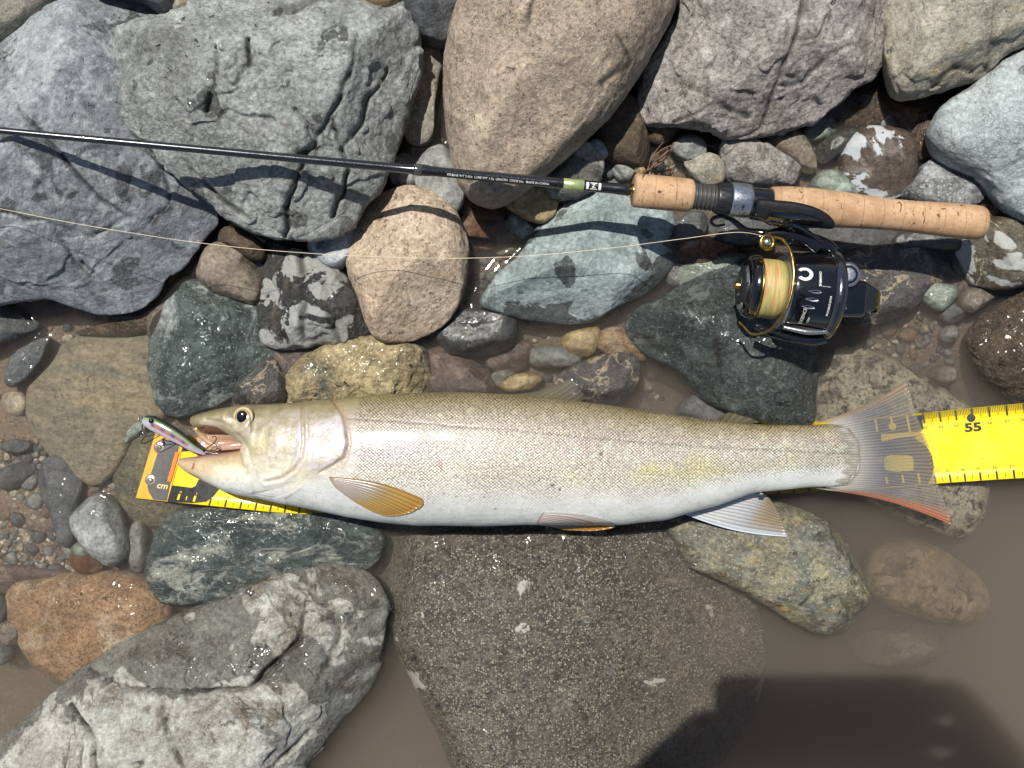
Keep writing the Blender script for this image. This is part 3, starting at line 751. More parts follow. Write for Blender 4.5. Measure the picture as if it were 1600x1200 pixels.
stone("stone", "large brown rough wet stone at the water edge beyond the ruler end", [(1518, 525), (1560, 482), (1610, 450), (1720, 440), (1740, 640), (1640, 650), (1580, 622), (1536, 580)], -.006, .02, -.05, M_BROWNW, seed=144, p=2.3, fine=.0012, chip=.0008, chipw=.02)
stone("stone", "long dark slab with rusty flecks under the reel handle", [(1290, 420), (1330, 396), (1400, 384), (1466, 386), (1495, 402), (1492, 430), (1452, 450), (1424, 480), (1380, 502), (1330, 505), (1296, 470)], -.006, .006, -.04, M_BLACKV, seed=145, p=2.6, fac=3, fine=.0008)
stone("stone", "dark sunken block beneath the cork rear grip", [(1240, 352), (1300, 348), (1400, 356), (1410, 384), (1330, 394), (1260, 396)], -.012, -.003, -.04, M_DARKS, seed=146, p=3, fac=2)
stone("stone", "black craggy stone under the cork butt", [(1400, 372), (1440, 352), (1500, 366), (1500, 392), (1450, 392), (1410, 388)], -.002, .010, -.03, M_BLACK, seed=147, fac=3, fine=.001)
stone("stone", "flat pale grey-green pebble on the silt beyond the reel", [(1434, 458), (1448, 446), (1470, 443), (1492, 449), (1494, 460), (1478, 480), (1466, 487), (1446, 477)], -.008, .0015, -.03, M_PEBGR, seed=148, p=3)
stone("stone", "wet grey pebble against the cream-veined brown stone", [(1496, 470), (1512, 452), (1540, 448), (1556, 456), (1540, 472), (1514, 490), (1500, 484)], -.008, .004, -.03, M_BROWNR, seed=149, fac=1)
stone("stone", "small dark pebble beside the pale grey-green pebble", [(1468, 490), (1486, 474), (1504, 482), (1500, 500), (1480, 504)], -.012, -.003, -.03, M_DARKS, "pebble", seed=150)
stone("pebble", "grey pebble lying on the silt under muddy water", [(1470, 520), (1482, 508), (1494, 516), (1490, 532), (1474, 532)], -.016, -.006, -.03, M_PEBG, "pebble", seed=151)
stone("stone", "purplish sunken stone beneath the cream-veined stone", [(1478, 432), (1500, 420), (1530, 445), (1520, 462), (1490, 462)], -.014, -.005, -.03, M_PURPLE, seed=152)

# middle band
stone("stone", "grey-green wedge stone, dry pale top and dark wet foot, crossed by the line", [(754, 466), (776, 434), (812, 402), (830, 370), (858, 336), (898, 306), (950, 300), (1005, 318), (1046, 338), (1052, 400), (1036, 430), (1008, 458), (962, 480), (922, 502), (860, 504), (800, 494), (762, 482)],
      -.004, .033, -.04, M_TEAL, res=.0013, p=2.8, planes=[(130, 40, .74), (-85, 40, .68), (-20, 42, .8), (70, 22, .9)], lump=.04, fine=.0006, seed=153, sm=.55)
stone("stone", "red-brown wet stone under the reel trigger", [(1040, 386), (1060, 372), (1104, 366), (1146, 380), (1144, 400), (1100, 412), (1056, 404)], -.004, .008, -.03, M_REDB, seed=154, fac=2, fine=.001)
stone("stone", "dark grey stone below the foregrip threads", [(1044, 366), (1056, 344), (1088, 332), (1104, 346), (1094, 372), (1060, 380)], .0, .014, -.03, M_DARKS, seed=155, p=2.6, fac=3)
stone("stone", "pale grey stone under the reel stem", [(1110, 344), (1150, 338), (1200, 346), (1206, 372), (1160, 384), (1116, 372)], -.002, .008, -.03, M_DARKS, seed=156, fac=2)
stone("stone", "pale sunken stone beside the line under the spool", [(1060, 420), (1100, 402), (1150, 396), (1165, 412), (1110, 436), (1070, 450)], -.008, .003, -.03, M_PEBGR, seed=157)
stone("stone", "dark green angular stone carrying the reel", [(985, 512), (1000, 484), (1050, 456), (1100, 430), (1140, 404), (1186, 420), (1230, 450), (1268, 490), (1276, 560), (1272, 622), (1258, 660), (1184, 656), (1104, 626), (1062, 582), (1012, 552), (990, 532)],
      -.010, .022, -.06, M_GREEND, res=.0013, p=2.8, planes=[(-140, 34, .76), (100, 32, .82), (-75, 24, .86), (0, 40, .86)], lump=.06, fine=.0008, chip=.0012, chipw=.03, seed=158, sm=.5, cracks=[[(1108, 470), (1115, 530), (1130, 600)], [(1010, 530), (1060, 550), (1110, 600)]], crack_d=.003, crack_w=.004)
stone("stone", "round tan speckled boulder crossed by the rod shadow", [(546, 424), (550, 380), (562, 340), (590, 311), (634, 297), (680, 305), (710, 330), (726, 366), (731, 410), (723, 460), (702, 498), (662, 525), (622, 534), (588, 526), (572, 496), (562, 462)],
      .008, .044, -.03, M_TANSP, res=.0013, p=2.25, lump=.03, fine=.0007, seed=159)
stone("stone", "small blue-grey stone with a dry pale top below the largest boulder", [(482, 386), (500, 366), (530, 356), (556, 360), (561, 380), (546, 406), (524, 422), (500, 406)], .008, .026, -.02, M_BLUEP, seed=160, p=2.6, fac=3)
stone("stone", "dark wet stone with pale crust patches beside the tan speckled boulder", [(410, 392), (440, 384), (480, 394), (520, 415), (552, 450), (576, 490), (576, 516), (550, 531), (500, 537), (450, 542), (416, 530), (405, 482), (402, 432)],
      .0, .026, -.04, M_PATCHY, res=.0013, p=2.6, fac=3, lump=.06, fine=.0012, chip=.0012, chipw=.025, seed=161, sm=.6, cracks=[[(470, 400), (478, 450), (470, 530)], [(512, 440), (520, 500), (525, 535)]], crack_d=.004, crack_w=.0022)
stone("stone", "smooth brown stone between the slate-blue boulder and the crusted stone", [(314, 428), (324, 394), (350, 380), (384, 392), (406, 412), (408, 446), (400, 472), (368, 466), (330, 450)], -.002, .017, -.04, M_BROWNR, seed=162, p=2.4, fac=1)
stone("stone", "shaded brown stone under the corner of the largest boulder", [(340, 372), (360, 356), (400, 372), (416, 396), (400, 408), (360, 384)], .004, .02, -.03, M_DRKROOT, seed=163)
stone("stone", "wet green-white rock above the head of the fish", [(235, 544), (245, 502), (280, 462), (300, 441), (330, 439), (360, 460), (396, 474), (412, 510), (426, 552), (402, 590), (370, 614), (330, 634), (276, 649), (250, 622), (237, 574)],
      -.006, .022, -.05, M_GREENW, res=.0013, p=2.7, planes=[(-60, 40, .74), (20, 40, .8), (150, 30, .84)], fac=2, lump=.06, fine=.001, chip=.001, chipw=.03, seed=164, sm=.5)
stone("stone", "small dark wet pointed stone at the back of the fish head", [(362, 634), (384, 592), (420, 560), (440, 574), (446, 610), (436, 634), (400, 640)], -.004, .013, -.03, M_BLACKV, seed=165, p=2.6, fac=3)
stone("stone", "brown sunken stone between the green-white rock and the crusted stone", [(420, 552), (446, 536), (484, 546), (480, 572), (450, 596), (432, 580)], -.008, .002, -.03, M_PURPLE, seed=166)
stone("stone", "small grey pebble stuck between the crusted stone and the tan boulder", [(552, 462), (562, 452), (574, 458), (574, 474), (560, 478)], .004, .012, -.02, M_PEBGR, "pebble", seed=167)
stone("stone", "cream pitted stone with a green end against the back of the fish", [(448, 604), (470, 570), (512, 545), (560, 530), (622, 535), (652, 552), (668, 590), (664, 616), (600, 628), (520, 634), (458, 634)],
      -.006, .014, -.04, M_PITTED, res=.0012, p=2.6, fac=2, lump=.06, fine=.0022, chip=.0012, chipw=.016, seed=168, sm=.6)
stone("stone", "sunken purple-brown stone above the back of the fish", [(658, 566), (680, 542), (720, 553), (762, 580), (772, 608), (750, 622), (684, 618), (664, 604)], -.014, -.0025, -.04, M_PURPLE, seed=169)
stone("stone", "black glossy stone breaking the water below the tan boulder", [(684, 522), (704, 491), (750, 483), (798, 485), (806, 510), (796, 540), (752, 556), (710, 551), (690, 537)], -.008, .008, -.04, M_BLACK, seed=170, p=2.6)
stone("stone", "olive oval pebble under water beside the black glossy stone", [(826, 560), (832, 544), (866, 540), (900, 552), (905, 566), (880, 575), (838, 572)], -.016, -.005, -.035, M_PEBG, seed=171)
stone("stone", "golden tan pebble under water behind the olive oval pebble", [(876, 534), (892, 520), (930, 512), (936, 532), (924, 552), (896, 556)], -.014, -.0035, -.035, M_PEBT, seed=172, fac=2)
stone("stone", "brown rounded stone under water beside the golden tan pebble", [(930, 536), (940, 518), (970, 514), (996, 534), (1006, 560), (980, 560), (948, 552)], -.014, -.005, -.035, M_ORANGE, seed=173)
stone("stone", "brown oval stone under water below the black glossy stone", [(760, 566), (790, 544), (824, 532), (832, 552), (816, 576), (780, 584)], -.018, -.007, -.04, M_PURPLE, seed=174)
stone("stone", "cream flat pebble under water touching the dorsal fin", [(780, 602), (796, 588), (826, 582), (846, 592), (830, 608), (796, 612)], -.014, -.005, -.03, M_PEBT, seed=175)
stone("stone", "pale chip of stone under water beside the cream flat pebble", [(768, 586), (786, 578), (806, 580), (792, 592), (778, 604)], -.016, -.007, -.03, M_PEBG, seed=176, fac=2)
stone("stone", "black stone with cream veins at the dorsal fin", [(866, 592), (898, 572), (946, 556), (984, 555), (998, 578), (988, 608), (962, 634), (914, 632), (880, 616)], -.010, .001, -.04, M_BLACKV, seed=177, p=2.6, fac=3)
stone("stone", "grey sunken stone between the veined stone and the reel stone", [(1060, 640), (1090, 618), (1140, 640), (1170, 670), (1110, 676), (1070, 664)], -.02, -.006, -.05, M_DARKS, seed=178)
stone("stone", "grey wet stone at the edge of the reel stone pool", [(1030, 420), (1046, 404), (1066, 410), (1070, 440), (1048, 448)], -.014, -.003, -.03, M_PEBG, seed=179)
stone("stone", "salt-and-pepper granite stone under the tail fin", [(1262, 640), (1276, 572), (1300, 556), (1340, 545), (1400, 570), (1460, 604), (1512, 642), (1534, 720), (1526, 800), (1486, 830), (1400, 800), (1310, 740), (1270, 680)],
      -.026, -.0055, -.08, M_GRANITE, res=.0014, p=2.6, planes=[(90, 20, .9)], lump=.04, fine=.0006, seed=180)

# lower left shallows
stone("stone", "broad flat olive-brown slab lying under shallow water", [(48, 640), (60, 580), (92, 545), (160, 515), (228, 510), (242, 580), (262, 640), (212, 676), (186, 724), (150, 752), (100, 726), (66, 690)], -.012, -.0025, -.04, M_FLATB, res=.0016, p=3.4, fac=2, lump=.04, fine=.0006, seed=181)
stone("stone", "small charcoal angular stone at the edge of the olive slab", [(14, 586), (28, 552), (50, 538), (76, 530), (74, 556), (44, 594), (20, 602)], -.006, .006, -.03, M_DARKS, seed=182, p=3, fac=3)
stone("stone", "rounded charcoal stone in shade under the slate-blue boulder", [(-40, 500), (0, 478), (40, 484), (58, 510), (30, 530), (-30, 550)], -.006, .012, -.03, M_DARKS, seed=183)
stone("stone", "brown mossy stone in the shade of the slate-blue boulder", [(120, 520), (170, 505), (240, 486), (262, 470), (270, 500), (236, 520), (180, 526)], -.012, -.001, -.03, M_BROWNW, seed=184)
stone("stone", "grey-brown stone between the slate-blue boulder and the green-white rock", [(232, 500), (252, 476), (276, 462), (270, 486), (250, 520), (236, 530)], -.01, .002, -.03, M_BROWNR, seed=185)
stone("stone", "wet stone with pale top under the ruler end clip", [(181, 712), (186, 676), (202, 656), (232, 652), (272, 690), (300, 770), (286, 800), (244, 820), (206, 806), (186, 766)], -.018, -.0055, -.04, M_OLIVE, seed=186, p=2.4)
stone("stone", "pale green stone behind the ruler end clip", [(182, 690), (196, 664), (226, 652), (240, 668), (214, 684), (194, 700)], -.012, -.003, -.03, M_PEBGR, seed=187)
stone("stone", "small pinkish stone in water below the green-white rock", [(216, 640), (226, 622), (248, 616), (264, 632), (256, 648), (230, 652)], -.014, -.004, -.03, M_REDB, seed=188)
stone("stone", "charcoal blocky stone lying in the shallows", [(57, 745), (72, 722), (92, 714), (118, 730), (130, 760), (126, 790), (120, 830), (108, 852), (92, 838), (78, 800), (66, 770)], -.010, .0005, -.03, M_DARKS, seed=189, p=2.8, fac=3)
stone("stone", "grey egg-shaped stone standing out of the shallows", [(113, 814), (126, 794), (152, 772), (170, 776), (186, 794), (200, 834), (200, 866), (180, 882), (158, 874), (126, 842)], -.008, .008, -.03, M_PEBG, seed=190, p=2.3)
stone("stone", "slim grey stone in the shallows beside the egg-shaped stone", [(204, 850), (208, 820), (222, 814), (232, 838), (230, 876), (216, 892), (206, 880)], -.014, -.004, -.03, M_PEBG, seed=191)
stone("stone", "brown flat stone partly under the egg-shaped stone", [(110, 872), (122, 858), (150, 866), (162, 884), (146, 896), (120, 892)], -.012, -.004, -.03, M_REDB, seed=192)
stone("stone", "olive flat stone behind the brown flat stone", [(112, 858), (126, 846), (150, 856), (150, 872), (128, 870)], -.013, -.005, -.03, M_PEBGR, seed=193)
stone("stone", "green stone laced with white veins below the ruler", [(238, 880), (246, 846), (262, 822), (292, 800), (400, 792), (500, 800), (560, 816), (590, 846), (566, 886), (484, 902), (400, 926), (330, 938), (262, 936), (244, 912)],
      -.010, .0075, -.05, M_VEIN, res=.0014, p=3.2, planes=[(100, 16, .86), (-90, 14, .9)], fac=2, lump=.04, fine=.0009, chip=.0007, chipw=.02, seed=194, sm=.6)
stone("stone", "orange-tan stone with a wet domed top in the shallows", [(14, 946), (26, 916), (60, 904), (120, 896), (190, 895), (246, 920), (266, 956), (252, 1000), (184, 1042), (92, 1078), (62, 1048), (28, 990)], -.016, .006, -.05, M_ORANGE, res=.0014, p=2.0, lump=.08, fine=.0009, seed=195, apex=(.2, .1))
stone("stone", "maroon silted stone behind the orange-tan stone", [(-30, 894), (10, 880), (70, 884), (110, 896), (60, 912), (20, 926), (-30, 930)], -.018, -.008, -.04, M_PURPLE, seed=196)
stone("stone", "small brown block at the edge of the gravel by the orange-tan stone", [(2, 985), (14, 970), (32, 974), (34, 998), (20, 1006), (4, 1000)], -.014, -.004, -.03, M_BROWNR, seed=197, fac=2)
stone("stone", "dark round stone beside the small brown block", [(-20, 940), (-4, 926), (10, 940), (10, 962), (-8, 972)], -.01, -.001, -.03, M_DARKS, seed=198)
stone("stone", "mottled pale stone sunk in silt below the small brown block", [(-16, 1020), (4, 1004), (22, 1014), (20, 1032), (-4, 1038)], -.02, -.008, -.04, M_SPOTG, seed=199)
stone("stone", "dark oval stone lying among the gravel", [(-20, 750), (4, 732), (40, 722), (56, 730), (46, 750), (14, 764)], -.014, -.003, -.03, M_DARKS, seed=200)
stone("stone", "slate chip on brown silt above the gravel", [(4, 698), (22, 688), (46, 692), (42, 704), (18, 706)], -.012, -.003, -.03, M_DARKS, seed=201, p=3)
stone("stone", "maroon sunken stone between the egg-shaped and orange-tan stones", [(170, 896), (220, 884), (262, 900), (262, 930), (230, 926), (190, 904)], -.03, -.014, -.05, M_REDB, seed=202)

# lower right muddy water
stone("stone", "olive and gold banded stone under the anal fin", [(1046, 828), (1060, 812), (1120, 796), (1200, 780), (1252, 798), (1310, 826), (1336, 862), (1350, 918), (1342, 944), (1328, 954), (1320, 985), (1284, 986), (1232, 965), (1182, 936), (1130, 906), (1082, 886), (1062, 856)],
      -.010, .0065, -.07, M_OLIVE, res=.0013, p=3.0, planes=[(-110, 30, .84), (60, 16, .9)], fac=1, lump=.04, fine=.0011, chip=.0012, chipw=.022, seed=203, sm=.45, cracks=[[(1325, 950), (1310, 930), (1290, 935)], [(1250, 945), (1270, 920)]], crack_d=.002)
stone("stone", "cracked oval stone sunk in muddy water beside the gold banded stone", [(1350, 900), (1362, 866), (1396, 846), (1440, 846), (1500, 882), (1536, 922), (1530, 958), (1490, 972), (1420, 956), (1362, 930)], -.04, -.013, -.1, M_SUBC, seed=204, p=2.4)
stone("stone", "faint stone deep in muddy water near the phone shadow", [(1330, 1010), (1370, 975), (1430, 968), (1470, 1005), (1440, 1030), (1370, 1036)], -.06, -.03, -.12, M_BROWNR, seed=205)
stone("stone", "sunken pale stone on the silt above the ruler end", [(1450, 590), (1462, 572), (1482, 574), (1484, 596), (1464, 602)], -.03, -.010, -.05, M_BROWNR, seed=207)

# neighbours of the frame, so that the bank goes on
_ring = random.Random(77)
_outer = [(-260, 300, 130, .07, M_GRAY, "rough grey boulder beyond the ridge end of the slate-blue boulder"), (-230, 640, 120, .02, M_DARKS, "charcoal boulder in the shallows beyond the olive-brown slab"),
          (-260, 900, 150, .03, M_BUFF, "buff-grey boulder beyond the shallow gravel patch"), (-280, 1200, 160, .03, M_BLUE, "slate-blue boulder beyond the orange-tan stone"),
          (-300, -60, 170, .09, M_BEIGE, "beige boulder beyond the tan-grey corner boulder"), (60, -260, 190, .10, M_ROUGH, "coarse grey-brown boulder behind the slate-blue boulder"),
          (420, -230, 170, .11, M_BLUE, "slate-blue boulder behind the largest rough grey boulder"), (760, -260, 130, .09, M_PALE, "pale blue-grey boulder behind the big beige boulder"),
          (1120, -260, 180, .10, M_GRAY, "rough grey boulder behind the coarse grey-brown boulder"), (1480, -230, 150, .09, M_BEIGE, "beige boulder behind the angular buff-grey boulder"),
          (1850, -100, 190, .09, M_ROUGH, "coarse grey-brown boulder beyond the angular buff-grey boulder"), (1880, 250, 130, .07, M_BUFF, "buff-grey boulder beyond the pale speckled boulder"),
          (1860, 760, 90, .0, M_GREEND, "dark green boulder beyond the free end of the ruler"), (1900, 1010, 100, -.01, M_BROWNR, "smooth brown boulder sunk in the muddy water beyond the cracked oval stone"),
          (100, 1480, 170, .02, M_DSPECK, "dark speckled boulder at the foot of the weathered boulder"), (500, 1520, 140, .0, M_VEIN, "green veined boulder at the photographer's feet")]
for i, (cx, cy, r, zt, m, lab) in enumerate(_outer):
    ol = []
    for k in range(12):
        a = k / 12 * 2 * math.pi
        q = r * _ring.uniform(.8, 1.1)
        ol.append((cx + q * 1.15 * math.cos(a), cy + q * math.sin(a)))
    stone("boulder", lab, ol, zt * .45, zt, -.1, m, "boulder", res=.004, p=2.5, fac=3, lump=.08, fine=.001, chip=.0015, chipw=.04, seed=300 + i, ras=False,
          group="boulders outside the photographed strip")

# ------------------------------------------------------------------ fish
ZF = 0.021
FT = np.array([(297, 654), (303, 649), (312, 646), (330, 641), (350, 637), (380, 633), (420, 631), (470, 629), (500, 627), (540, 622), (600, 616), (660, 613), (720, 612), (780, 615), (850, 620), (900, 626), (960, 634), (1020, 643), (1080, 652), (1140, 659), (1200, 664), (1260, 664), (1300, 662), (1325, 668), (1343, 690)], float)
FB = np.array([(285, 732), (300, 743), (315, 750), (355, 769), (380, 776), (405, 779), (445, 787), (492, 797), (550, 809), (600, 817), (650, 821), (750, 822), (820, 820), (970, 820), (1040, 813), (1070, 804), (1120, 790), (1175, 770), (1205, 767), (1260, 762), (1300, 761), (1325, 757), (1343, 735)], float)
FH = np.array([(285, .006), (300, .008), (340, .014), (380, .0175), (450, .0225), (520, .025), (600, .0265), (750, .0275), (900, .0255), (1050, .0205), (1175, .0145), (1260, .0105), (1310, .0062), (1343, .0012)], float)
UL = np.array([(297, 660), (303, 667), (315, 668), (330, 665), (345, 668), (358, 675), (372, 685), (384, 697), (398, 706)], float)   # upper lip
LL = np.array([(277, 718), (285, 715.5), (300, 714), (330, 710), (360, 706), (384, 701), (398, 698)], float)                          # lower lip
LJ = np.array([(277, 721), (280, 727), (290, 736), (315, 750), (355, 769), (400, 779)], float)

def ip(tab, x):
    return np.interp(x, tab[:, 0], tab[:, 1])

def loft(xs, top, bot, half, n=44, pw=2.25):
    V = []
    th = np.linspace(0, 2 * np.pi, n, endpoint=False)
    cy, sy = np.cos(th), np.sin(th)
    ey = np.sign(cy) * np.abs(cy) ** (2 / pw)
    ez = np.sign(sy) * np.abs(sy) ** (2 / pw)
    for x, a, b, h in zip(xs, top, bot, half):
        for u, w in zip(ey, ez):
            yc, yr = (a + b) / 2, (b - a) / 2
            p = P(x, yc - u * yr, ZF)
            V.append((p[0], p[1], ZF + w * h))
    F = [tuple(f) for f in grid_faces(len(xs), n, True)]
    F.append(tuple(range(n - 1, -1, -1)))
    F.append(tuple(range((len(xs) - 1) * n, len(xs) * n)))
    return V, F

g = Geo()
xs = np.concatenate((np.linspace(386, 420, 10), np.linspace(430, 1300, 120), np.linspace(1306, 1343, 14)))
tp, bt, hf = ip(FT, xs), ip(FB, xs), ip(FH, xs)
ease = np.sqrt(np.clip((xs - 384) / 16.0, 0.05, 1))
md = 700.0
tp2 = md + (tp - md) * np.where(xs < 400, 0.55 + 0.45 * ease, 1)
bt2 = md + (bt - md) * np.where(xs < 400, 0.55 + 0.45 * ease, 1)
g.add(*loft(xs, tp2, bt2, hf * np.where(xs < 400, 0.75 + 0.25 * ease, 1)))
xs = np.linspace(297.5, 402, 40)
g.add(*loft(xs, ip(FT, xs), np.maximum(ip(UL, xs), ip(FT, xs) + 3), ip(FH, xs) * np.clip(0.35 + (xs - 297) / 22, 0.35, 1.0)))
xs = np.linspace(277.5, 402, 40)
g.add(*loft(xs, ip(LL, xs), np.maximum(ip(LJ, xs), ip(LL, xs) + 3), np.interp(xs, (277, 290, 310, 340, 400), (.003, .006, .009, .0135, .0172))))
tmp = g.obj("tmp_fish", None)
rm = tmp.modifiers.new("r", 'REMESH')
rm.mode = 'VOXEL'
rm.voxel_size = 0.00105
smo = tmp.modifiers.new("s", 'SMOOTH')
smo.factor = 0.5
smo.iterations = 7
bpy.context.view_layer.update()
dg = bpy.context.evaluated_depsgraph_get()
fme = bpy.data.meshes.new_from_object(tmp.evaluated_get(dg))
fme.name = "body"
bpy.data.objects.remove(tmp)
NV = len(fme.vertices)
co = np.empty(NV * 3, np.float32)
fme.vertices.foreach_get("co", co)
co = co.reshape(-1, 3).astype(float)
nrm = np.empty(NV * 3, np.float32)
fme.vertices.foreach_get("normal", nrm)
nrm = nrm.reshape(-1, 3).astype(float)
fx, fy = co[:, 0] / scl(ZF) + 800, 600 - co[:, 1] / scl(ZF)
OPE = [(515, 622), (530, 634), (542, 648), (549, 668), (553, 690), (547, 710), (532, 720), (512, 731), (494, 744), (474, 762), (452, 776)]
PRE = [(478, 632), (482, 655), (485, 690), (482, 712), (472, 728), (452, 742), (425, 748)]

def side(x, y, line):
    """x of the curve at height y, minus x (positive = ahead of the curve)"""
    L = np.array(line)
    return np.interp(y, L[:, 1], L[:, 0]) - x
dO = seg_dist(fx, fy, OPE)
dP = seg_dist(fx, fy, PRE)
inO = side(fx, fy, OPE)
upper = np.clip(nrm[:, 2] * 2 + 0.2, 0, 1)
# gill cover stands proud, with a groove ahead of it and behind it
head = sst(-1.5, 2.5, inO) * (fx < 560)
disp = (0.0006 + .0010 * sst(740, 715, fy)) * head * sst(60, 8, dO) - 0.0007 * np.exp(-(dO / 3.5) ** 2) * (inO < 1) * (fy < 735) - 0.0007 * np.exp(-(dP / 2.2) ** 2) + 0.0007 * np.exp(-((dP - 5) / 4) ** 2)
LAT = np.array([(552, 652), (620, 656), (700, 662), (800, 669), (900, 680), (1000, 689), (1100, 696), (1200, 702), (1343, 710)], float)
dL = np.where(fx > 545, np.abs(fy - ip(LAT, fx)), 99)
disp = disp - 0.00028 * np.exp(-(dL / 1.4) ** 2)
# bony face: maxilla ridge, eye socket, branchial folds
MAX = [(322, 660), (345, 664), (362, 674), (378, 688), (390, 706), (394, 722)]
dM = seg_dist(fx, fy, MAX)
disp = disp + 0.0011 * np.exp(-(dM / 4.0) ** 2) - 0.0008 * np.exp(-((seg_dist(fx, fy, [(330, 654), (360, 660), (380, 676), (398, 698), (404, 724)])) / 2.5) ** 2)
dE = np.hypot(fx - 379, fy - 652)
disp = disp + 0.0009 * np.exp(-((dE - 20) / 4) ** 2) - 0.0006 * np.exp(-(dE / 14) ** 2)
for k in range(5):
    o = k * 6.0
    dB = seg_dist(fx, fy, [(395 + o, 770 - o * .2), (430 + o, 774 - o * .8), (465 + o, 764 - o), (495 + o, 744 - o)])
    disp = disp - 0.00035 * np.exp(-(dB / 1.3) ** 2) * (inO > -12)
disp = disp + (0.0009 * fbm(co / 0.02, 3, 3) + .0005 * fbm(co / .006, 23, 3, .55, ridged=True) * sst(392, 420, fx) * (fy < 742)) * (fx < 548) * 0.6 + 0.0008 * fbm(co / 0.035, 8, 2)
co = co + nrm * (disp * upper)[:, None]
# colour of the skin
vt, vb = ip(FT, fx), ip(FB, fx)
v = np.clip((fy - vt) / np.maximum(vb - vt, 1), 0, 1)
def ramp(v, tab):
    tab = [(a, lin(c)[:3]) for a, c in tab]
    xs_ = [a for a, _ in tab]
    return np.stack([np.interp(v, xs_, [c[i] for _, c in tab]) for i in range(3)], 1)
nz = fbm(np.stack((co[:, 0], co[:, 1], 0 * fx), 1) / 0.02, 12, 4)
nz2 = fbm(np.stack((co[:, 0], co[:, 1], 0 * fx), 1) / 0.006, 19, 4)
vv = np.clip(v + 0.05 * nz, 0, 1)
body = ramp(vv, [(0, (140, 128, 92)), (.06, (156, 144, 114)), (.14, (163, 153, 133)), (.27, (168, 158, 146)), (.42, (182, 172, 163)), (.55, (188, 181, 165)), (.68, (198, 196, 186)), (.8, (201, 202, 197)), (1, (200, 202, 198))])
mixc = lambda a, c, f: a * (1 - f[:, None]) + np.array(lin(c)[:3])[None, :] * f[:, None]
rear = sst(900, 1150, fx)
body = mixc(body, (182, 180, 160), rear * sst(.2, .4, v) * (1 - sst(.6, .8, v)) * .55)
body = mixc(body, (186, 178, 118), sst(.35, .8, nz + .35) * np.exp(-((v - .5) / .12) ** 2) * sst(760, 950, fx) * .55)
body = mixc(body, (196, 184, 192), np.exp(-((fx - 620) / 90) ** 2 - ((v - .42) / .14) ** 2) * .6)
body = mixc(body, (204, 206, 200), sst(1000, 1250, fx) * sst(.58, .8, v))
rs = random.Random(5)
spots = []
for row, (v0, jit) in enumerate([(.16, .03), (.27, .03), (.42, .03), (.35, .04)]):
    x = 690 + row * 60
    while x < 1325:
        spots.append((x + rs.uniform(-8, 8), v0 + rs.uniform(-jit, jit), rs.uniform(4.5, 8.0), rs.uniform(.2, .5)))
        x += rs.uniform(26, 44)
for sx, sv, sr, sa in spots:
    sy = np.interp(sx, FT[:, 0], FT[:, 1]) + sv * (np.interp(sx, FB[:, 0], FB[:, 1]) - np.interp(sx, FT[:, 0], FT[:, 1]))
    d = np.hypot(fx - sx, fy - sy)
    body = mixc(body, (204, 202, 172) if sv < .3 else (200, 214, 202), sa * sst(sr, sr * .45, d))
body = mixc(body, (96, 88, 80), .5 * np.exp(-((dL - .6) / 1.1) ** 2))
body = body * (1 + .09 * nz + .05 * nz2)[:, None]
# small dark flecks and an old scar
for sx, sy, r in [(808, 713, 2.2), (840, 745, 2.2), (861, 753, 1.8), (872, 760, 2.6), (775, 790, 1.8), (697, 765, 1.6), (716, 770, 1.8), (934, 706, 3.0), (758, 771, 1.3), (800, 707, 1.2)]:
    d = np.hypot((fx - sx), (fy - sy) * 1.3) + 1.2 * nz2
    body = mixc(body, (52, 36, 28), sst(r + .5, r - .6, d) * .9)
body = mixc(body, (150, 118, 108), .7 * sst(3.2, 1.5, seg_dist(fx, fy, [(689, 716), (694, 729)])))
hd = ramp(vv, [(0, (128, 116, 84)), (.15, (148, 137, 106)), (.35, (158, 149, 122)), (.52, (176, 168, 138)), (.66, (200, 194, 170)), (.8, (208, 206, 194)), (1, (212, 215, 212))])
pear = sst(-.35, .7, nz2 + .5 * nz) * sst(.66, .5, v) * sst(.04, .2, v)
gillp = sst(400, 440, fx)
hd = mixc(hd, (182, 174, 180), pear * (0.2 + .5 * gillp))
hd = mixc(hd, (176, 170, 176), sst(486, 500, fx) * sst(.1, .25, v) * sst(.68, .56, v) * .6)
hd = mixc(hd, (176, 166, 110), sst(.1, .5, -nz) * .4 * (v > .3) * (v < .7))
hd = mixc(hd, (140, 112, 80), .6 * np.exp(-(dO / 2.6) ** 2) * sst(745, 722, fy))
hd = mixc(hd, (140, 116, 78), .55 * np.exp(-(dP / 1.8) ** 2))
hd = mixc(hd, (168, 152, 118), np.exp(-((dE - 19) / 5) ** 2) * .5)
inH = sst(-2, 2, inO) * (fx < 560)
colr = body * (1 - inH[:, None]) + hd * inH[:, None]
colr = mixc(colr, (150, 126, 98), .6 * np.exp(-((dO - 4) / 4.0) ** 2) * (inO < 0) * (fx < 565) * sst(745, 722, fy))
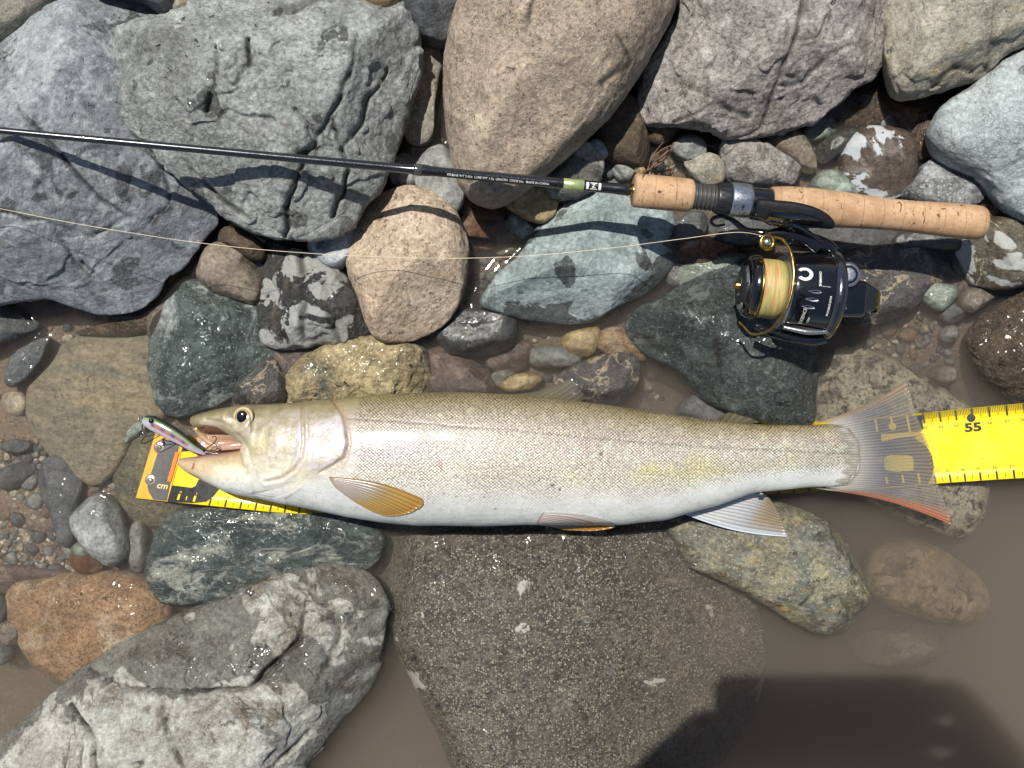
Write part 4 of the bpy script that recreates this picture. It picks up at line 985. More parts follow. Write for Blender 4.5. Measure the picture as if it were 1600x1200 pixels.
# lower jaw and mouth rim
jaw = (fx < 392) & (fy > ip(LL, np.clip(fx, 277, 398)) - 3)
jv = np.clip((fy - ip(LL, np.clip(fx, 277, 398))) / 55.0, 0, 1)
jc = ramp(jv, [(0, (188, 150, 132)), (.1, (184, 160, 124)), (.4, (192, 172, 138)), (.7, (206, 200, 180)), (1, (212, 214, 210))])
colr = np.where(jaw[:, None], jc, colr)
colr = mixc(colr, (150, 96, 106), .75 * np.exp(-(seg_dist(fx, fy, [(302, 741), (314, 747)]) / 4.0) ** 2))
colr = mixc(colr, (140, 62, 36), sst(2.2, 1.0, seg_dist(fx, fy, [(309, 724), (307, 731)])) * .9)
lipd = seg_dist(fx, fy, [(300, 713), (330, 709), (362, 705), (384, 699)])
colr = mixc(colr, (190, 120, 118), .7 * np.exp(-(lipd / 2.2) ** 2))
inm = (fx > 303) & (fx < 392) & (fy > ip(UL, np.clip(fx, 297, 398)) - 2) & (fy < ip(LL, np.clip(fx, 277, 398)) + 2)
colr = np.where(inm[:, None], np.array(lin((164, 126, 112))[:3])[None, :], colr)
colr = mixc(colr, (206, 196, 176), .5 * np.exp(-(dM / 2.6) ** 2))
under = sst(-.05, -.35, nrm[:, 2])
colr = mixc(colr, (196, 196, 188), under * .4)
crk_ = fbm(np.stack((co[:, 0], co[:, 1], 0 * fx), 1) / 0.004, 31, 4, .6, ridged=True)
colr = colr * (0.93 + (.20 * nz2 + .14 * crk_) * inH * sst(1.0, .55, v))[:, None]
fme.vertices.foreach_set("co", co.astype(np.float32).ravel())
fme.update()
set_vcol(fme, colr)
sa = fme.attributes.new("scaly", 'FLOAT', 'POINT')
sa.data.foreach_set("value", ((1 - inH) * sst(556, 572, fx + 8 * (v > .6)) * (0.08 + .92 * sst(.86, .62, v + .06 * nz))).astype(np.float32))
fme.polygons.foreach_set("use_smooth", np.full(len(fme.polygons), True))
t = NT("char_skin")
at = t.n("ShaderNodeAttribute", attribute_name="Col")
am = t.n("ShaderNodeAttribute", attribute_name="scaly").outputs["Fac"]
vec = t.coord(scale=(1, 1.2, 0.0), rot=(0, 0, 0.82))
f1 = t.voro(vec, 600, 'F1', 0.28)
cell = t.n("ShaderNodeSeparateColor")
vo = t.n("ShaderNodeTexVoronoi")
t.set(vo.inputs["Vector"], vec)
vo.inputs["Scale"].default_value = 600
vo.inputs["Randomness"].default_value = 0.28
t.set(cell.inputs[0], vo.outputs["Color"])
edge = t.rng(f1, 0.34, 0.62, 0.0, 1.0)
gl = t.math('MULTIPLY', am, 1.0)
c = at.outputs["Color"]
fn = t.noise(t.coord(), 900, 3)
c = t.mix(1.0, c, t.mix(fn, (.86, .86, .86, 1), (1.13, 1.13, 1.13, 1)), 'MULTIPLY')
hm = t.math('SUBTRACT', 1.0, am)
hn = t.noise(t.coord(), 260, 7, .7, .5)
hn2 = t.noise(t.coord(), 90, 6, .65, .8)
c = t.mix(t.math('MULTIPLY', hm, t.rng(hn, .50, .64, 0, .38)), c, t.mix(1.0, c, (1.22, 1.12, 1.2, 1), 'MULTIPLY'))
c = t.mix(t.math('MULTIPLY', hm, t.rng(hn, .48, .34, 0, .42)), c, t.mix(1.0, c, (.62, .57, .48, 1), 'MULTIPLY'))
c = t.mix(t.math('MULTIPLY', hm, t.rng(hn2, .52, .68, 0, .28)), c, t.mix(1.0, c, (.72, .66, .52, 1), 'MULTIPLY'))
cd = t.mix(1.0, c, (.36, .32, .27, 1), 'MULTIPLY')
cl = t.mix(1.0, c, (1.22, 1.21, 1.18, 1), 'MULTIPLY')
c2 = t.mix(t.math('MULTIPLY', edge, gl), t.mix(t.math('MULTIPLY', gl, t.rng(cell.outputs[0], .3, 1.0)), c, cl), cd)
h = t.math('SUBTRACT', 1.0, t.math('MULTIPLY', f1, am))
nb = t.bump(t.math('ADD', h, t.math('ADD', t.math('MULTIPLY', fn, 0.5), t.math('MULTIPLY', t.noise(t.coord(), 170, 5, .6), 1.3))), 0.42, 0.0008)
FISHM = t.surf(t.principled(**{"Base Color": c2, "Roughness": t.rng(t.math('SUBTRACT', fn, t.math('MULTIPLY', am, .0)), .3, .7, .34, .54), "Specular IOR Level": 0.6, "Coat Weight": t.fmix(am, .22, .25), "Coat Roughness": 0.22, "Normal": nb, "Metallic": t.fmix(am, 0.06, 0.12),
                               "Subsurface Weight": 0.0}))
fish = thing("char_fish", P(800, 715, -0.006), "big silvery char lying on its side on the yellow ruler, mouth open on a lure", "fish")
bodyo = link("body", fme, FISHM, fish)
raster(co[nrm[:, 2] > -0.3])
bpy.context.view_layer.update()
fbvh = BVHTree.FromObject(bodyo, bpy.context.evaluated_depsgraph_get())

def fish_z(x, y, default=None):
    hit = fbvh.ray_cast(Vector((x, y, 0.3)), Vector((0, 0, -1)))
    return hit[0].z if hit[0] is not None else default

# BVH was built in local space of the body; its matrix is identity in the world
ey = P(379, 652, 0.0375)
ez = fish_z(ey[0], ey[1], .037)
t = NT("fish_iris")
vv_ = t.coord()
ln = t.n("ShaderNodeVectorMath", operation='LENGTH')
sc_ = t.n("ShaderNodeMapping")
t.set(sc_.inputs[0], vv_)
sc_.inputs["Scale"].default_value = (1, 1, 0)
t.set(ln.inputs[0], sc_.outputs[0])
rr_ = t.math('ADD', ln.outputs["Value"], t.math('MULTIPLY', t.noise(vv_, 700, 4), 0.0008))
cc_ = t.mix(t.rng(rr_, .0042, .0048), lin((188, 166, 120)), lin((142, 114, 80)))
cc_ = t.mix(t.rng(rr_, .0052, .0060), cc_, lin((190, 176, 138)))
cc_ = t.mix(t.rng(rr_, .0067, .0072), cc_, lin((140, 116, 72)))
IRIS = t.surf(t.principled(**{"Base Color": cc_, "Roughness": 0.12, "Coat Weight": 1.0, "Coat Roughness": 0.03}))
def dome(r, h, n=28, m=9, sy=1.0):
    prof = [(r * math.cos(a), h * math.sin(a)) for a in np.linspace(-0.5, math.pi / 2, m)]
    V = [(q * math.cos(b), q * math.sin(b) * sy, z) for q, z in prof[:-1] for b in np.linspace(0, 2 * math.pi, n, endpoint=False)] + [(0, 0, h)]
    F = [tuple(f) for f in grid_faces(m - 1, n, True)]
    k = (m - 2) * n
    F += [(k + i, k + (i + 1) % n, (m - 1) * n) for i in range(n)] + [tuple(range(n - 1, -1, -1))]
    return V, F
BLACKG = plain("black_gloss", (14, 14, 18), 0.08, coat=0.6, var=.02)
eye = Geo().add(*dome(.0068, .0018)).obj("eye", IRIS, None)
eye.location = (ey[0], ey[1], ez - .0008)
eye.rotation_euler = (math.radians(-10), math.radians(-8), 0)
eye.parent = fish
eye.matrix_parent_inverse = _chain(fish).inverted()
pu = Geo().add(*dome(.0037, .0013, sy=1.1)).obj("pupil", BLACKG, None)
pu.location = (ey[0] - .0002, ey[1] + .0002, ez + .0006)
pu.parent = eye
pu.matrix_parent_inverse = _chain(eye).inverted()
# lining of the open mouth: far cheek, palate and tongue
nu, nw = 26, 14
V = []
for i in range(nu):
    x = 308 + (392 - 308) * i / (nu - 1)
    a, b = ip(UL, np.array([x]))[0] - 4, ip(LL, np.array([x]))[0] + 4
    for k in range(nw):
        w = k / (nw - 1)
        bow = math.sin(math.pi * w)
        y = a + (b - a) * w
        z = ZF - .002 - .012 * bow * min(1, (392 - x) / 40) + .0012 * math.sin(w * 14 + x * .08)
        V.append(P(x, y, z))
LIN = plain("mouth_flesh", (170, 138, 116), 0.25, coat=.5, var=.14, scale=240, bump=.3)
Geo().add(V, [tuple(f) for f in grid_faces(nu, nw)]).obj("mouth_lining", LIN, fish)
V, F = [], []
tg = [P(x, y, ZF - .001 + dz) for x, y, dz in [(325, 703, -.003), (345, 700, .001), (365, 697, .002), (392, 694, .0)]]
Geo().tube(catmull(tg, 6), np.linspace(.0012, .0032, 19), 10, (.6, 1)).obj("tongue", LIN, fish)
# upper teeth-bearing far lip
Geo().tube(catmull([P(306, 668, .012), P(314, 679, .009), P(326, 690, .008), P(345, 698, .008), P(380, 701, .010)], 6), np.linspace(.0022, .0015, 25), 10).obj("far_lip", plain("pale_lip", (176, 148, 118), .3, coat=.4, var=.1), fish)

def fin_mat(name, alpha):
    t = NT(name)
    a = t.n("ShaderNodeAttribute", attribute_name="Col")
    n = t.noise(t.coord(), 500, 4)
    col = t.mix(1.0, a.outputs["Color"], t.mix(n, (.85, .85, .85, 1), (1.12, 1.12, 1.12, 1)), 'MULTIPLY')
    p = t.principled(**{"Base Color": col, "Roughness": .3, "Coat Weight": .3, "Coat Roughness": .15})
    tr = t.n("ShaderNodeBsdfTranslucent")
    t.set(tr.inputs[0], col)
    m1 = t.n("ShaderNodeMixShader")
    m1.inputs[0].default_value = .3
    t.t.links.new(p.outputs[0], m1.inputs[1])
    t.t.links.new(tr.outputs[0], m1.inputs[2])
    if alpha < 1:
        tp_ = t.n("ShaderNodeBsdfTransparent")
        m2 = t.n("ShaderNodeMixShader")
        m2.inputs[0].default_value = alpha
        aa = t.n("ShaderNodeAttribute", attribute_name="opac").outputs["Fac"]
        t.set(m2.inputs[0], aa)
        t.t.links.new(tp_.outputs[0], m2.inputs[1])
        t.t.links.new(m1.outputs[0], m2.inputs[2])
        return t.surf(m2)
    return t.surf(m1)

def fin(name, base, tip, colfn, zfn, nray=16, bulge=(0, 0), opac=None, amp=.0003, nl=22, thick=.0005, jag=.0):
    """base/tip: px polylines of equal sense; rays run from base to tip"""
    bb, tt = catmull(base, 12), catmull(tip, 12)
    nw = nray * 6 + 1
    w = np.linspace(0, 1, nw)
    def rs_(c):
        L = np.concatenate(([0], np.cumsum(np.linalg.norm(np.diff(c, axis=0), axis=1))))
        s = w * L[-1]
        return np.stack((np.interp(s, L, c[:, 0]), np.interp(s, L, c[:, 1])), 1)
    bb, tt = rs_(bb), rs_(tt)
    u = np.linspace(0, 1, nl)
    V, Cc, Op = [], [], []
    rj = random.Random(len(name) + nray)
    jg = [rj.uniform(-1, 0) for _ in range(nray + 1)]
    for i in range(nl):
        for k in range(nw):
            reach = 1 + jag * jg[k // 6] * (abs((k % 6) - 3) / 3.0)
            q = bb[k] + (tt[k] - bb[k]) * u[i] * reach
            d = tt[k] - bb[k]
            nn_ = np.array((-d[1], d[0]))
            be = bulge[0] * (1 - w[k]) + bulge[1] * w[k]
            q = q + nn_ * be * math.sin(math.pi * u[i] * .95)
            z = zfn(q[0], q[1], u[i], w[k])
            rid = abs(math.cos(w[k] * nray * math.pi))
            z += amp * rid * (1 - .35 * u[i])
            V.append(P(q[0], q[1], z))
            cc = np.array(lin(colfn(u[i], w[k]))[:3])
            cc = cc * (0.78 + .34 * rid)
            Cc.append(cc)
            Op.append(min(1, max(0, (opac(u[i], w[k]) if opac else 1) * (0.8 + .3 * rid))))
    V = np.array(V)
    n0 = len(V)
    lo = V.copy()
    lo[:, 2] -= thick
    F = grid_faces(nl, nw)
    Fl = F[:, ::-1] + n0
    bd = [i for i in range(nw)] + [r * nw + nw - 1 for r in range(1, nl)] + [(nl - 1) * nw + k for k in range(nw - 2, -1, -1)] + [r * nw for r in range(nl - 2, 0, -1)]
    bd = np.array(bd)
    Fs = np.stack((bd, np.roll(bd, -1), np.roll(bd, -1) + n0, bd + n0), 1)
    me = mesh_np(name, np.vstack((V, lo)), [np.vstack((F, Fl, Fs))])
    set_vcol(me, np.vstack((Cc, Cc)))
    if opac:
        at_ = me.attributes.new("opac", 'FLOAT', 'POINT')
        at_.data.foreach_set("value", np.array(Op + Op, np.float32))
    o = link(name, me, FINT if opac else FINO, fish)
    return o
FINO, FINT = fin_mat("fin_membrane", 1), fin_mat("clear_fin_membrane", .6)
lerp3 = lambda a, b, f: tuple(a[i] + (b[i] - a[i]) * f for i in range(3))
def on_fish(lift):
    def f(px, py, u, w):
        z = .02
        for _ in range(3):
            p = P(px, py, z)
            z = fish_z(p[0], p[1], None)
            if z is None:
                return .012
        return z + .0007 + lift * u
    return f
def c_pec(u, w):
    c = lerp3((190, 178, 168), (148, 138, 126), min(1, u * 1.5))
    c = lerp3(c, (184, 148, 78), sst(.40, .8, u + .12 * w))
    c = lerp3(c, (192, 138, 56), sst(.85, 1, u) * .7)
    return lerp3(c, (176, 128, 72), sst(.1, 0, w) * .6)
fin("pectoral_fin", [(514, 745), (517, 752), (524, 762)], [(660, 780), (660, 790), (648, 799), (628, 805), (604, 806), (584, 800)], c_pec, on_fish(.0012), 13, (-.06, .04), amp=.0004, jag=.02, opac=lambda u, w: .97 - .22 * sst(.3, 1, u), thick=.0003)
def c_pel(u, w):
    c = lerp3((206, 190, 186), (150, 136, 128), u)
    c = lerp3(c, (172, 120, 40), sst(.55, .95, u))
    return lerp3(c, (216, 210, 204), sst(.16, .04, w))
fin("pelvic_fin", [(848, 801), (842, 810), (838, 820)], [(962, 819), (956, 826), (925, 830), (880, 828)], c_pel, lambda x, y, u, w: max(on_fish(.001)(x, y, u, w) if y < 819 else 0, .020 - .006 * w), 8, (-.05, -.02), amp=.0005)
def c_ana(u, w):
    c = lerp3((206, 206, 204), (150, 152, 158), sst(.1, .9, u) * (1 - w * .2))
    c = lerp3(c, (176, 138, 74), .45 * sst(.5, .75, u) * sst(.0, .3, w))
    return lerp3(c, (206, 212, 220), sst(.12, .02, w))
def z_ana(x, y, u, w):
    p = P(x, y, .004)
    return max(.012 - .007 * u, float(hgt(p[0], p[1])) + .0012 if u > .25 else 0)
fin("anal_fin", [(1068, 803), (1100, 797), (1140, 783), (1182, 768)], [(1232, 838), (1226, 822), (1216, 802), (1206, 784)], c_ana, z_ana, 13, (.05, -.12), opac=lambda u, w: .97 - .5 * sst(.35, 1, u) * sst(.1, .4, w), amp=.0005, jag=.02)
def c_cau(u, w):
    c = lerp3((184, 177, 166), (150, 148, 148), sst(.08, .42, u))
    c = lerp3(c, (156, 146, 132), sst(.5, 1, u))
    c = lerp3(c, (176, 112, 82), sst(.86, .985, w) * sst(.05, .3, u) * .95)
    return lerp3(c, (150, 116, 84), sst(.1, .0, w) * .6)
def z_cau(x, y, u, w):
    flat = ZF - .0006 + (.0062 - ZF + .0006) * sst(.05, .75, u) + .0012 * math.sin(w * 9)
    if u < .3:
        zz_ = on_fish(0)(x, y, u, w)
        return max(zz_, flat) if zz_ > .0121 else flat
    return flat
fin("tail_fin", [(1270, 662), (1292, 664), (1312, 684), (1320, 712), (1313, 740), (1294, 760), (1270, 763)],
    [(1416, 593), (1424, 614), (1430, 640), (1442, 672), (1456, 712), (1465, 752), (1480, 790), (1488, 822)], c_cau, z_cau, 38, (.05, -.05),
    opac=lambda u, w: (.95 - .60 * sst(.2, .55, u) + .5 * sst(.88, .97, w) + .2 * sst(.1, .03, w)) * sst(.0, .16, u + .04 * math.sin(w * 60)), amp=.00028, nl=40, jag=.03)
fin("dorsal_fin", [(792, 616), (830, 619), (870, 624), (905, 629)], [(862, 602), (888, 594), (898, 598), (915, 622)], lambda u, w: lerp3((128, 120, 96), (140, 136, 124), u),
    lambda x, y, u, w: .016 - .017 * u, 10, (.06, 0), opac=lambda u, w: .8 - .4 * u, amp=.0004)
fin("adipose_fin", [(1118, 657), (1140, 660), (1165, 663)], [(1126, 648), (1158, 643), (1186, 660)], lambda u, w: (122, 114, 92), lambda x, y, u, w: .013 - .011 * u, 5, (.1, 0), opac=lambda u, w: .85, amp=.0001)

# ------------------------------------------------------------------ ruler tape
RSX = np.array([-2.8, -.6, 0, 2, 4, 6, 9, 15, 30, 42, 48, 51, 52, 53, 54, 55, 56, 57, 58, 60, 62])
RBX = np.array([212, 262, 277, 327, 375, 422, 489, 630, 965, 1216, 1362, 1438, 1462, 1486, 1508, 1532, 1558, 1585, 1612, 1664, 1716.])
RBY = np.array([778, 784, 785, 790, 795, 800, 804, 800, 785, 771, 765, 758, 755.5, 754, 752.5, 751, 749, 747.5, 746, 743, 740.])
RTX = np.array([243, 292, 306, 355, 400, 444, 508, 640, 962, 1205, 1342, 1416, 1441, 1468, 1492, 1517, 1544, 1572, 1599, 1655, 1710.])
RTY = np.array([675, 682, 684, 690, 696, 700, 704, 700, 680, 662, 655, 648, 645.5, 643, 640, 637.5, 635, 632.5, 630, 625, 620.])
RZ = np.array([-.0035, -.0018, .0012, .004, .0055, .005, .001, -.008, -.010, -.0045, -.0032, -.0012, .0008, .0026, .004, .0055, .007, .0085, .0095, .0115, .013])
def _sm(tab):
    xs_ = np.linspace(-2.8, 62, 1297)
    y = np.interp(xs_, RSX, tab)
    k = np.exp(-0.5 * (np.arange(-40, 41) / 13.0) ** 2)
    k /= k.sum()
    yp = np.concatenate((2 * y[0] - y[1:41][::-1], y, 2 * y[-1] - y[-41:-1][::-1]))
    return xs_, np.convolve(yp, k, 'valid')
_rs, _bx = _sm(RBX)
_by, _tx, _ty, _rz = (_sm(q)[1] for q in (RBY, RTX, RTY, RZ))
def ruler_pt(s, tt, h=0.0):
    z = np.interp(s, _rs, _rz)
    x = np.interp(s, _rs, _bx) * (1 - tt) + np.interp(s, _rs, _tx) * tt
    y = np.interp(s, _rs, _by) * (1 - tt) + np.interp(s, _rs, _ty) * tt
    p = P(x, y, z)
    return np.array((p[0], p[1], z + h))
def ruler_st(px, py):
    s = np.interp(px, _bx, _rs)
    for _ in range(12):
        yb, yt = np.interp(s, _rs, _by), np.interp(s, _rs, _ty)
        tt = (yb - py) / (yb - yt)
        xx = _bx * (1 - tt) + _tx * tt
        s = np.interp(px, xx, _rs)
    return s, tt
t = NT("yellow_vinyl")
v_ = t.coord()
n_ = t.noise(v_, 38, 6, .6, .4)
yc = t.mix(t.rng(n_, .4, .7), lin((228, 199, 14)), lin((214, 184, 20)))
yc = t.mix(t.rng(t.noise(v_, 240, 5, .65), .62, .74, 0, .45), yc, lin((150, 126, 40)))
yc = t.mix(t.math('MULTIPLY', t.rng(t.noise(v_, 90, 3), .62, .66), .25), yc, lin((170, 150, 60)))
YEL = t.surf(t.principled(**{"Base Color": yc, "Roughness": t.rng(n_, .3, .7, .28, .5), "Coat Weight": .25, "Normal": t.bump(t.noise(v_, 60, 3), .25, .0015)}))
INK = plain("black_ink", (24, 22, 18), 0.4, coat=.15, var=.05)
ruler = thing("measuring_tape", P(800, 735, -.011), "flat yellow vinyl ruler printed with centimetre marks under the fish", "ruler")
ss_ = np.arange(-2.8, 62.001, .2)
V, F = [], []
for h in (0, -.0011):
    for s in ss_:
        for tt in np.linspace(0, 1, 7):
            V.append(ruler_pt(s, tt, h))
n0 = len(ss_) * 7
Fq = grid_faces(len(ss_), 7)
bd = np.array([i for i in range(7)] + [r * 7 + 6 for r in range(1, len(ss_))] + [(len(ss_) - 1) * 7 + k for k in range(5, -1, -1)] + [r * 7 for r in range(len(ss_) - 2, 0, -1)])
Fs = np.stack((bd, np.roll(bd, -1), np.roll(bd, -1) + n0, bd + n0), 1)
me = mesh_np("tape", np.array(V), [np.vstack((Fq[:, ::-1], Fq + n0, Fs[:, ::-1]))])
link("tape", me, YEL, ruler)
raster(np.array(V)[:n0][np.array(V)[:n0, 2] > 0])
INKH = .0003
def ink_poly(geo, pts_px, h=INKH, dens=4):
    st = [ruler_st(*p) for p in pts_px]
    ink_st(geo, st, h)
def ink_st(geo, st, h=INKH):
    """polygon in ruler coordinates, subdivided so that it follows the bend"""
    bm = bmesh.new()
    vs = [bm.verts.new((s, tt, 0)) for s, tt in st]
    f = bm.faces.new(vs)
    bmesh.ops.triangulate(bm, faces=[f])
    for _ in range(6):
        lg = [e for e in bm.edges if abs(e.verts[0].co.x - e.verts[1].co.x) > 0.6]
        if not lg:
            break
        bmesh.ops.subdivide_edges(bm, edges=lg, cuts=1)
        bmesh.ops.triangulate(bm, faces=bm.faces[:])
    bm.verts.index_update()
    V = [ruler_pt(v.co.x, v.co.y, h) for v in bm.verts]
    F = []
    for f in bm.faces:
        ids = [v.index for v in f.verts]
        a, b, c = (np.array(V[i]) for i in ids[:3])
        if np.cross(b - a, c - a)[2] < 0:
            ids = ids[::-1]
        F.append(tuple(ids))
    geo.add(V, F)
    bm.free()
def rect_st(s0, s1, t0, t1):
    return [(s0, t0), (s1, t0), (s1, t1), (s0, t1)]
# black panels
blk = Geo()
ink_poly(blk, [(260, 757), (300, 762), (306, 759), (310, 750), (330, 740), (352, 752), (341, 766), (333, 776), (322, 784), (300, 786), (262, 784)])
ink_poly(blk, [(283, 690), (306, 690), (304, 704), (281, 706)])
blk.obj("black_panel", INK, ruler, False)
blk = Geo()
ink_poly(blk, [(1344, 664), (1350, 657), (1441, 648), (1442, 671), (1430, 676), (1430, 686), (1440, 692), (1449, 699), (1456, 713), (1459, 730), (1456, 745), (1450, 755.5), (1400, 760), (1344, 764)])
blk.obj("black_panel", INK, ruler, False)
def fig(pts, name="yellow_figure", mat=None, h=INKH * 2, st=False):
    g_ = Geo()
    (ink_st if st else ink_poly)(g_, pts, h)
    return g_.obj(name, mat or YEL, ruler, False)
fig([(1376, 678), (1430, 675), (1441, 672), (1441, 676), (1432, 681), (1400, 685), (1377, 690)])
fig([(1380, 716), (1386, 712), (1392, 711), (1418, 711), (1425, 714), (1427, 722), (1427, 735), (1400, 737), (1386, 735), (1381, 730)])
fig([(1349, 717), (1378, 715), (1378, 722), (1349, 723)])
fig([(1394 + 6 * math.cos(a), 666 + 6 * math.sin(a)) for a in np.linspace(0, 2 * math.pi, 20, endpoint=False)])
for s_, a, b in [(49, .80, .97), (50, .80, 1.0), (51, .74, 1.0), (49, .06, .16), (50, .05, .17), (51, .03, .17), (0, .04, .13), (1, .04, .13)]:
    fig(rect_st(s_ - .07, s_ + .07, a, b), "tick", st=True)
fig(rect_st(.47, .53, .05, .11), "tick", st=True)
tk = Geo()
for s_ in list(range(2, 12)) + list(range(40, 48)) + list(range(52, 62)):
    fig(rect_st(s_ - .055, s_ + .055, .004, .115), "tick", INK, INKH, True)
    if s_ + .5 < 61.5:
        ink_st(tk, rect_st(s_ + .485, s_ + .515, .03, .085))
for s_ in list(range(40, 45)) + list(range(52, 62)):
    fig(rect_st(s_ - .055, s_ + .055, .855, .996), "tick", INK, INKH, True)
    for q in range(1, 10):
        ink_st(tk, rect_st(s_ + q / 10 - .014, s_ + q / 10 + .014, .87 if q == 5 else .915, .996))
ink_st(tk, rect_st(.66, .69, .42, .98))
tag(tk.obj("fine_scale", INK, ruler, False), kind="stuff")
dt = Geo()
cs, ct = ruler_st(1517, 653)
ink_st(dt, [(cs + .26 * math.cos(a), ct + .055 * math.sin(a)) for a in np.linspace(0, 2 * math.pi, 24, endpoint=False)], INKH * 1.5)
dt.obj("dot", INK, ruler, False)

def text_mesh(body, bold=0.0):
    cu = bpy.data.curves.new("txt", 'FONT')
    cu.body = body
    cu.align_x = 'CENTER'
    cu.align_y = 'CENTER'
    cu.size = 1.0
    cu.offset = bold
    cu.resolution_u = 3
    o = bpy.data.objects.new("txt", cu)
    COL.objects.link(o)
    bpy.context.view_layer.update()
    m = bpy.data.meshes.new_from_object(o.evaluated_get(bpy.context.evaluated_depsgraph_get()))
    V = np.array([v.co for v in m.vertices])
    F = [tuple(p.vertices) for p in m.polygons]
    bpy.data.objects.remove(o)
    bpy.data.curves.remove(cu)
    bpy.data.meshes.remove(m)
    return V, F
def ruler_text(body, s, tt, hs, ht, mat, bold=0.0, name="numeral", h=INKH * 1.6):
    V, F = text_mesh(body, bold)
    W = [ruler_pt(s + v[0] * hs, tt + v[1] * ht, h) for v in V]
    Geo().add(W, F).obj(name, mat, ruler, False)
ruler_text("55", *ruler_st(1520, 668), 1.05, .16, INK, .035)
for k, (a, b) in {52: (1445, 668), 53: (1470, 667), 54: (1494, 665), 56: (1546, 661), 57: (1573, 658), 58: (1598, 656)}.items():
    ruler_text(str(k), *ruler_st(a, b), .30, .05, INK, -.01)
for k in range(53, 60):
    ruler_text(str(k), k - .08, .165, .26, .045, INK, -.01)
for k in range(2, 8):
    ruler_text(str(k), k + .08, .155, .26, .045, INK, -.01)
ruler_text("0", 0.04, .16, .3, .05, YEL)
ruler_text("1", 1.04, .16, .3, .05, YEL)
# end clip: amber base, grey plate, rivets, cm
AMB = plain("amber_vinyl", (222, 164, 44), 0.35, coat=.3, var=.08, scale=90)
GREYP = plain("grey_plastic_plate", (78, 76, 74), 0.4, coat=.3, var=.08)
clip = Geo()
ink_poly(clip, [(213.5, 776), (243.5, 677), (290, 683), (262, 783)], .0006)
co_ = clip.obj("end_clip", AMB, ruler, False)
pl_ = Geo()
ink_poly(pl_, [(254, 685), (281, 692), (278, 706), (266, 758), (261, 782), (240, 780), (233, 768), (231, 760), (235, 745)], .0011)
pl_.obj("plate", GREYP, co_, False)
so_ = Geo()
ink_poly(so_, [(275, 706), (281, 706), (268, 752), (262, 752)], .0015)
so_.obj("orange_strip", plain("orange_print", (220, 120, 30), .4, var=.1), co_, False)
RIV = plain("steel_rivet", (176, 170, 158), 0.25, metal=.7, var=.1)
for rx, ry in ((250, 699), (236.5, 750)):
    s_, t_ = ruler_st(rx, ry)
    b = ruler_pt(s_, t_, .0011)
    r = Geo().add(*dome(.0040, .0007, 24, 6)).add([(x, y, z + .0004) for x, y, z in dome(.0019, .0011, 20, 6)[0]], dome(.0019, .0011, 20, 6)[1]).obj("rivet", RIV, None)
    r.location = b
    r.parent = co_
    r.matrix_parent_inverse = _chain(co_).inverted()
s_, t_ = ruler_st(255, 759)
V, F = text_mesh("cm", .02)
Geo().add([ruler_pt(s_ + v[0] * .62, t_ + v[1] * .13, .0014) for v in V], F).obj("lettering", plain("cream_print", (232, 200, 130), .4), co_, False)

# ------------------------------------------------------------------ fishing rod
def rod_z(px):
    return .104 - .048 * px / 1530.0
def rod_y(px):
    return 204 + .0942 * px
RA, RB = P(-60, rod_y(-60), rod_z(-60)), P(1540, rod_y(1540), rod_z(1540))
def rod_px(px):
    """point of the rod axis seen at image column px (solves the perspective)"""
    lo, hi = 0.0, 1.0
    for _ in range(40):
        m = (lo + hi) / 2
        q = RA + (RB - RA) * m
        c = q[0] / scl(q[2]) + 800
        if c < px:
            lo = m
        else:
            hi = m
    return RA + (RB - RA) * lo
RD = (RB - RA) / np.linalg.norm(RB - RA)
RU = np.array((0, 0, 1.0)) - RD * RD[2]
RU /= np.linalg.norm(RU)
RSd = np.cross(RU, RD)      # sideways, towards the top of the photograph is +
def rod_geo(tab, n=32):
    """tab: list of (px column, radius in px)"""
    th = np.linspace(0, 2 * np.pi, n, endpoint=False)
    V = []
    for px, r in tab:
        c = rod_px(px)
        rr = r * scl(c[2])
        for a in th:
            V.append(c + rr * (math.cos(a) * RU + math.sin(a) * RSd))
    F = [tuple(f) for f in grid_faces(len(tab), n, True)] + [tuple(range(n - 1, -1, -1)), tuple(range((len(tab) - 1) * n, len(tab) * n))]
    return V, [f[::-1] for f in F]
def rod_surf(px, ang, r):
    c = rod_px(px)
    rr = r * scl(c[2])
    return c + rr * (math.cos(ang) * RU + math.sin(ang) * RSd)

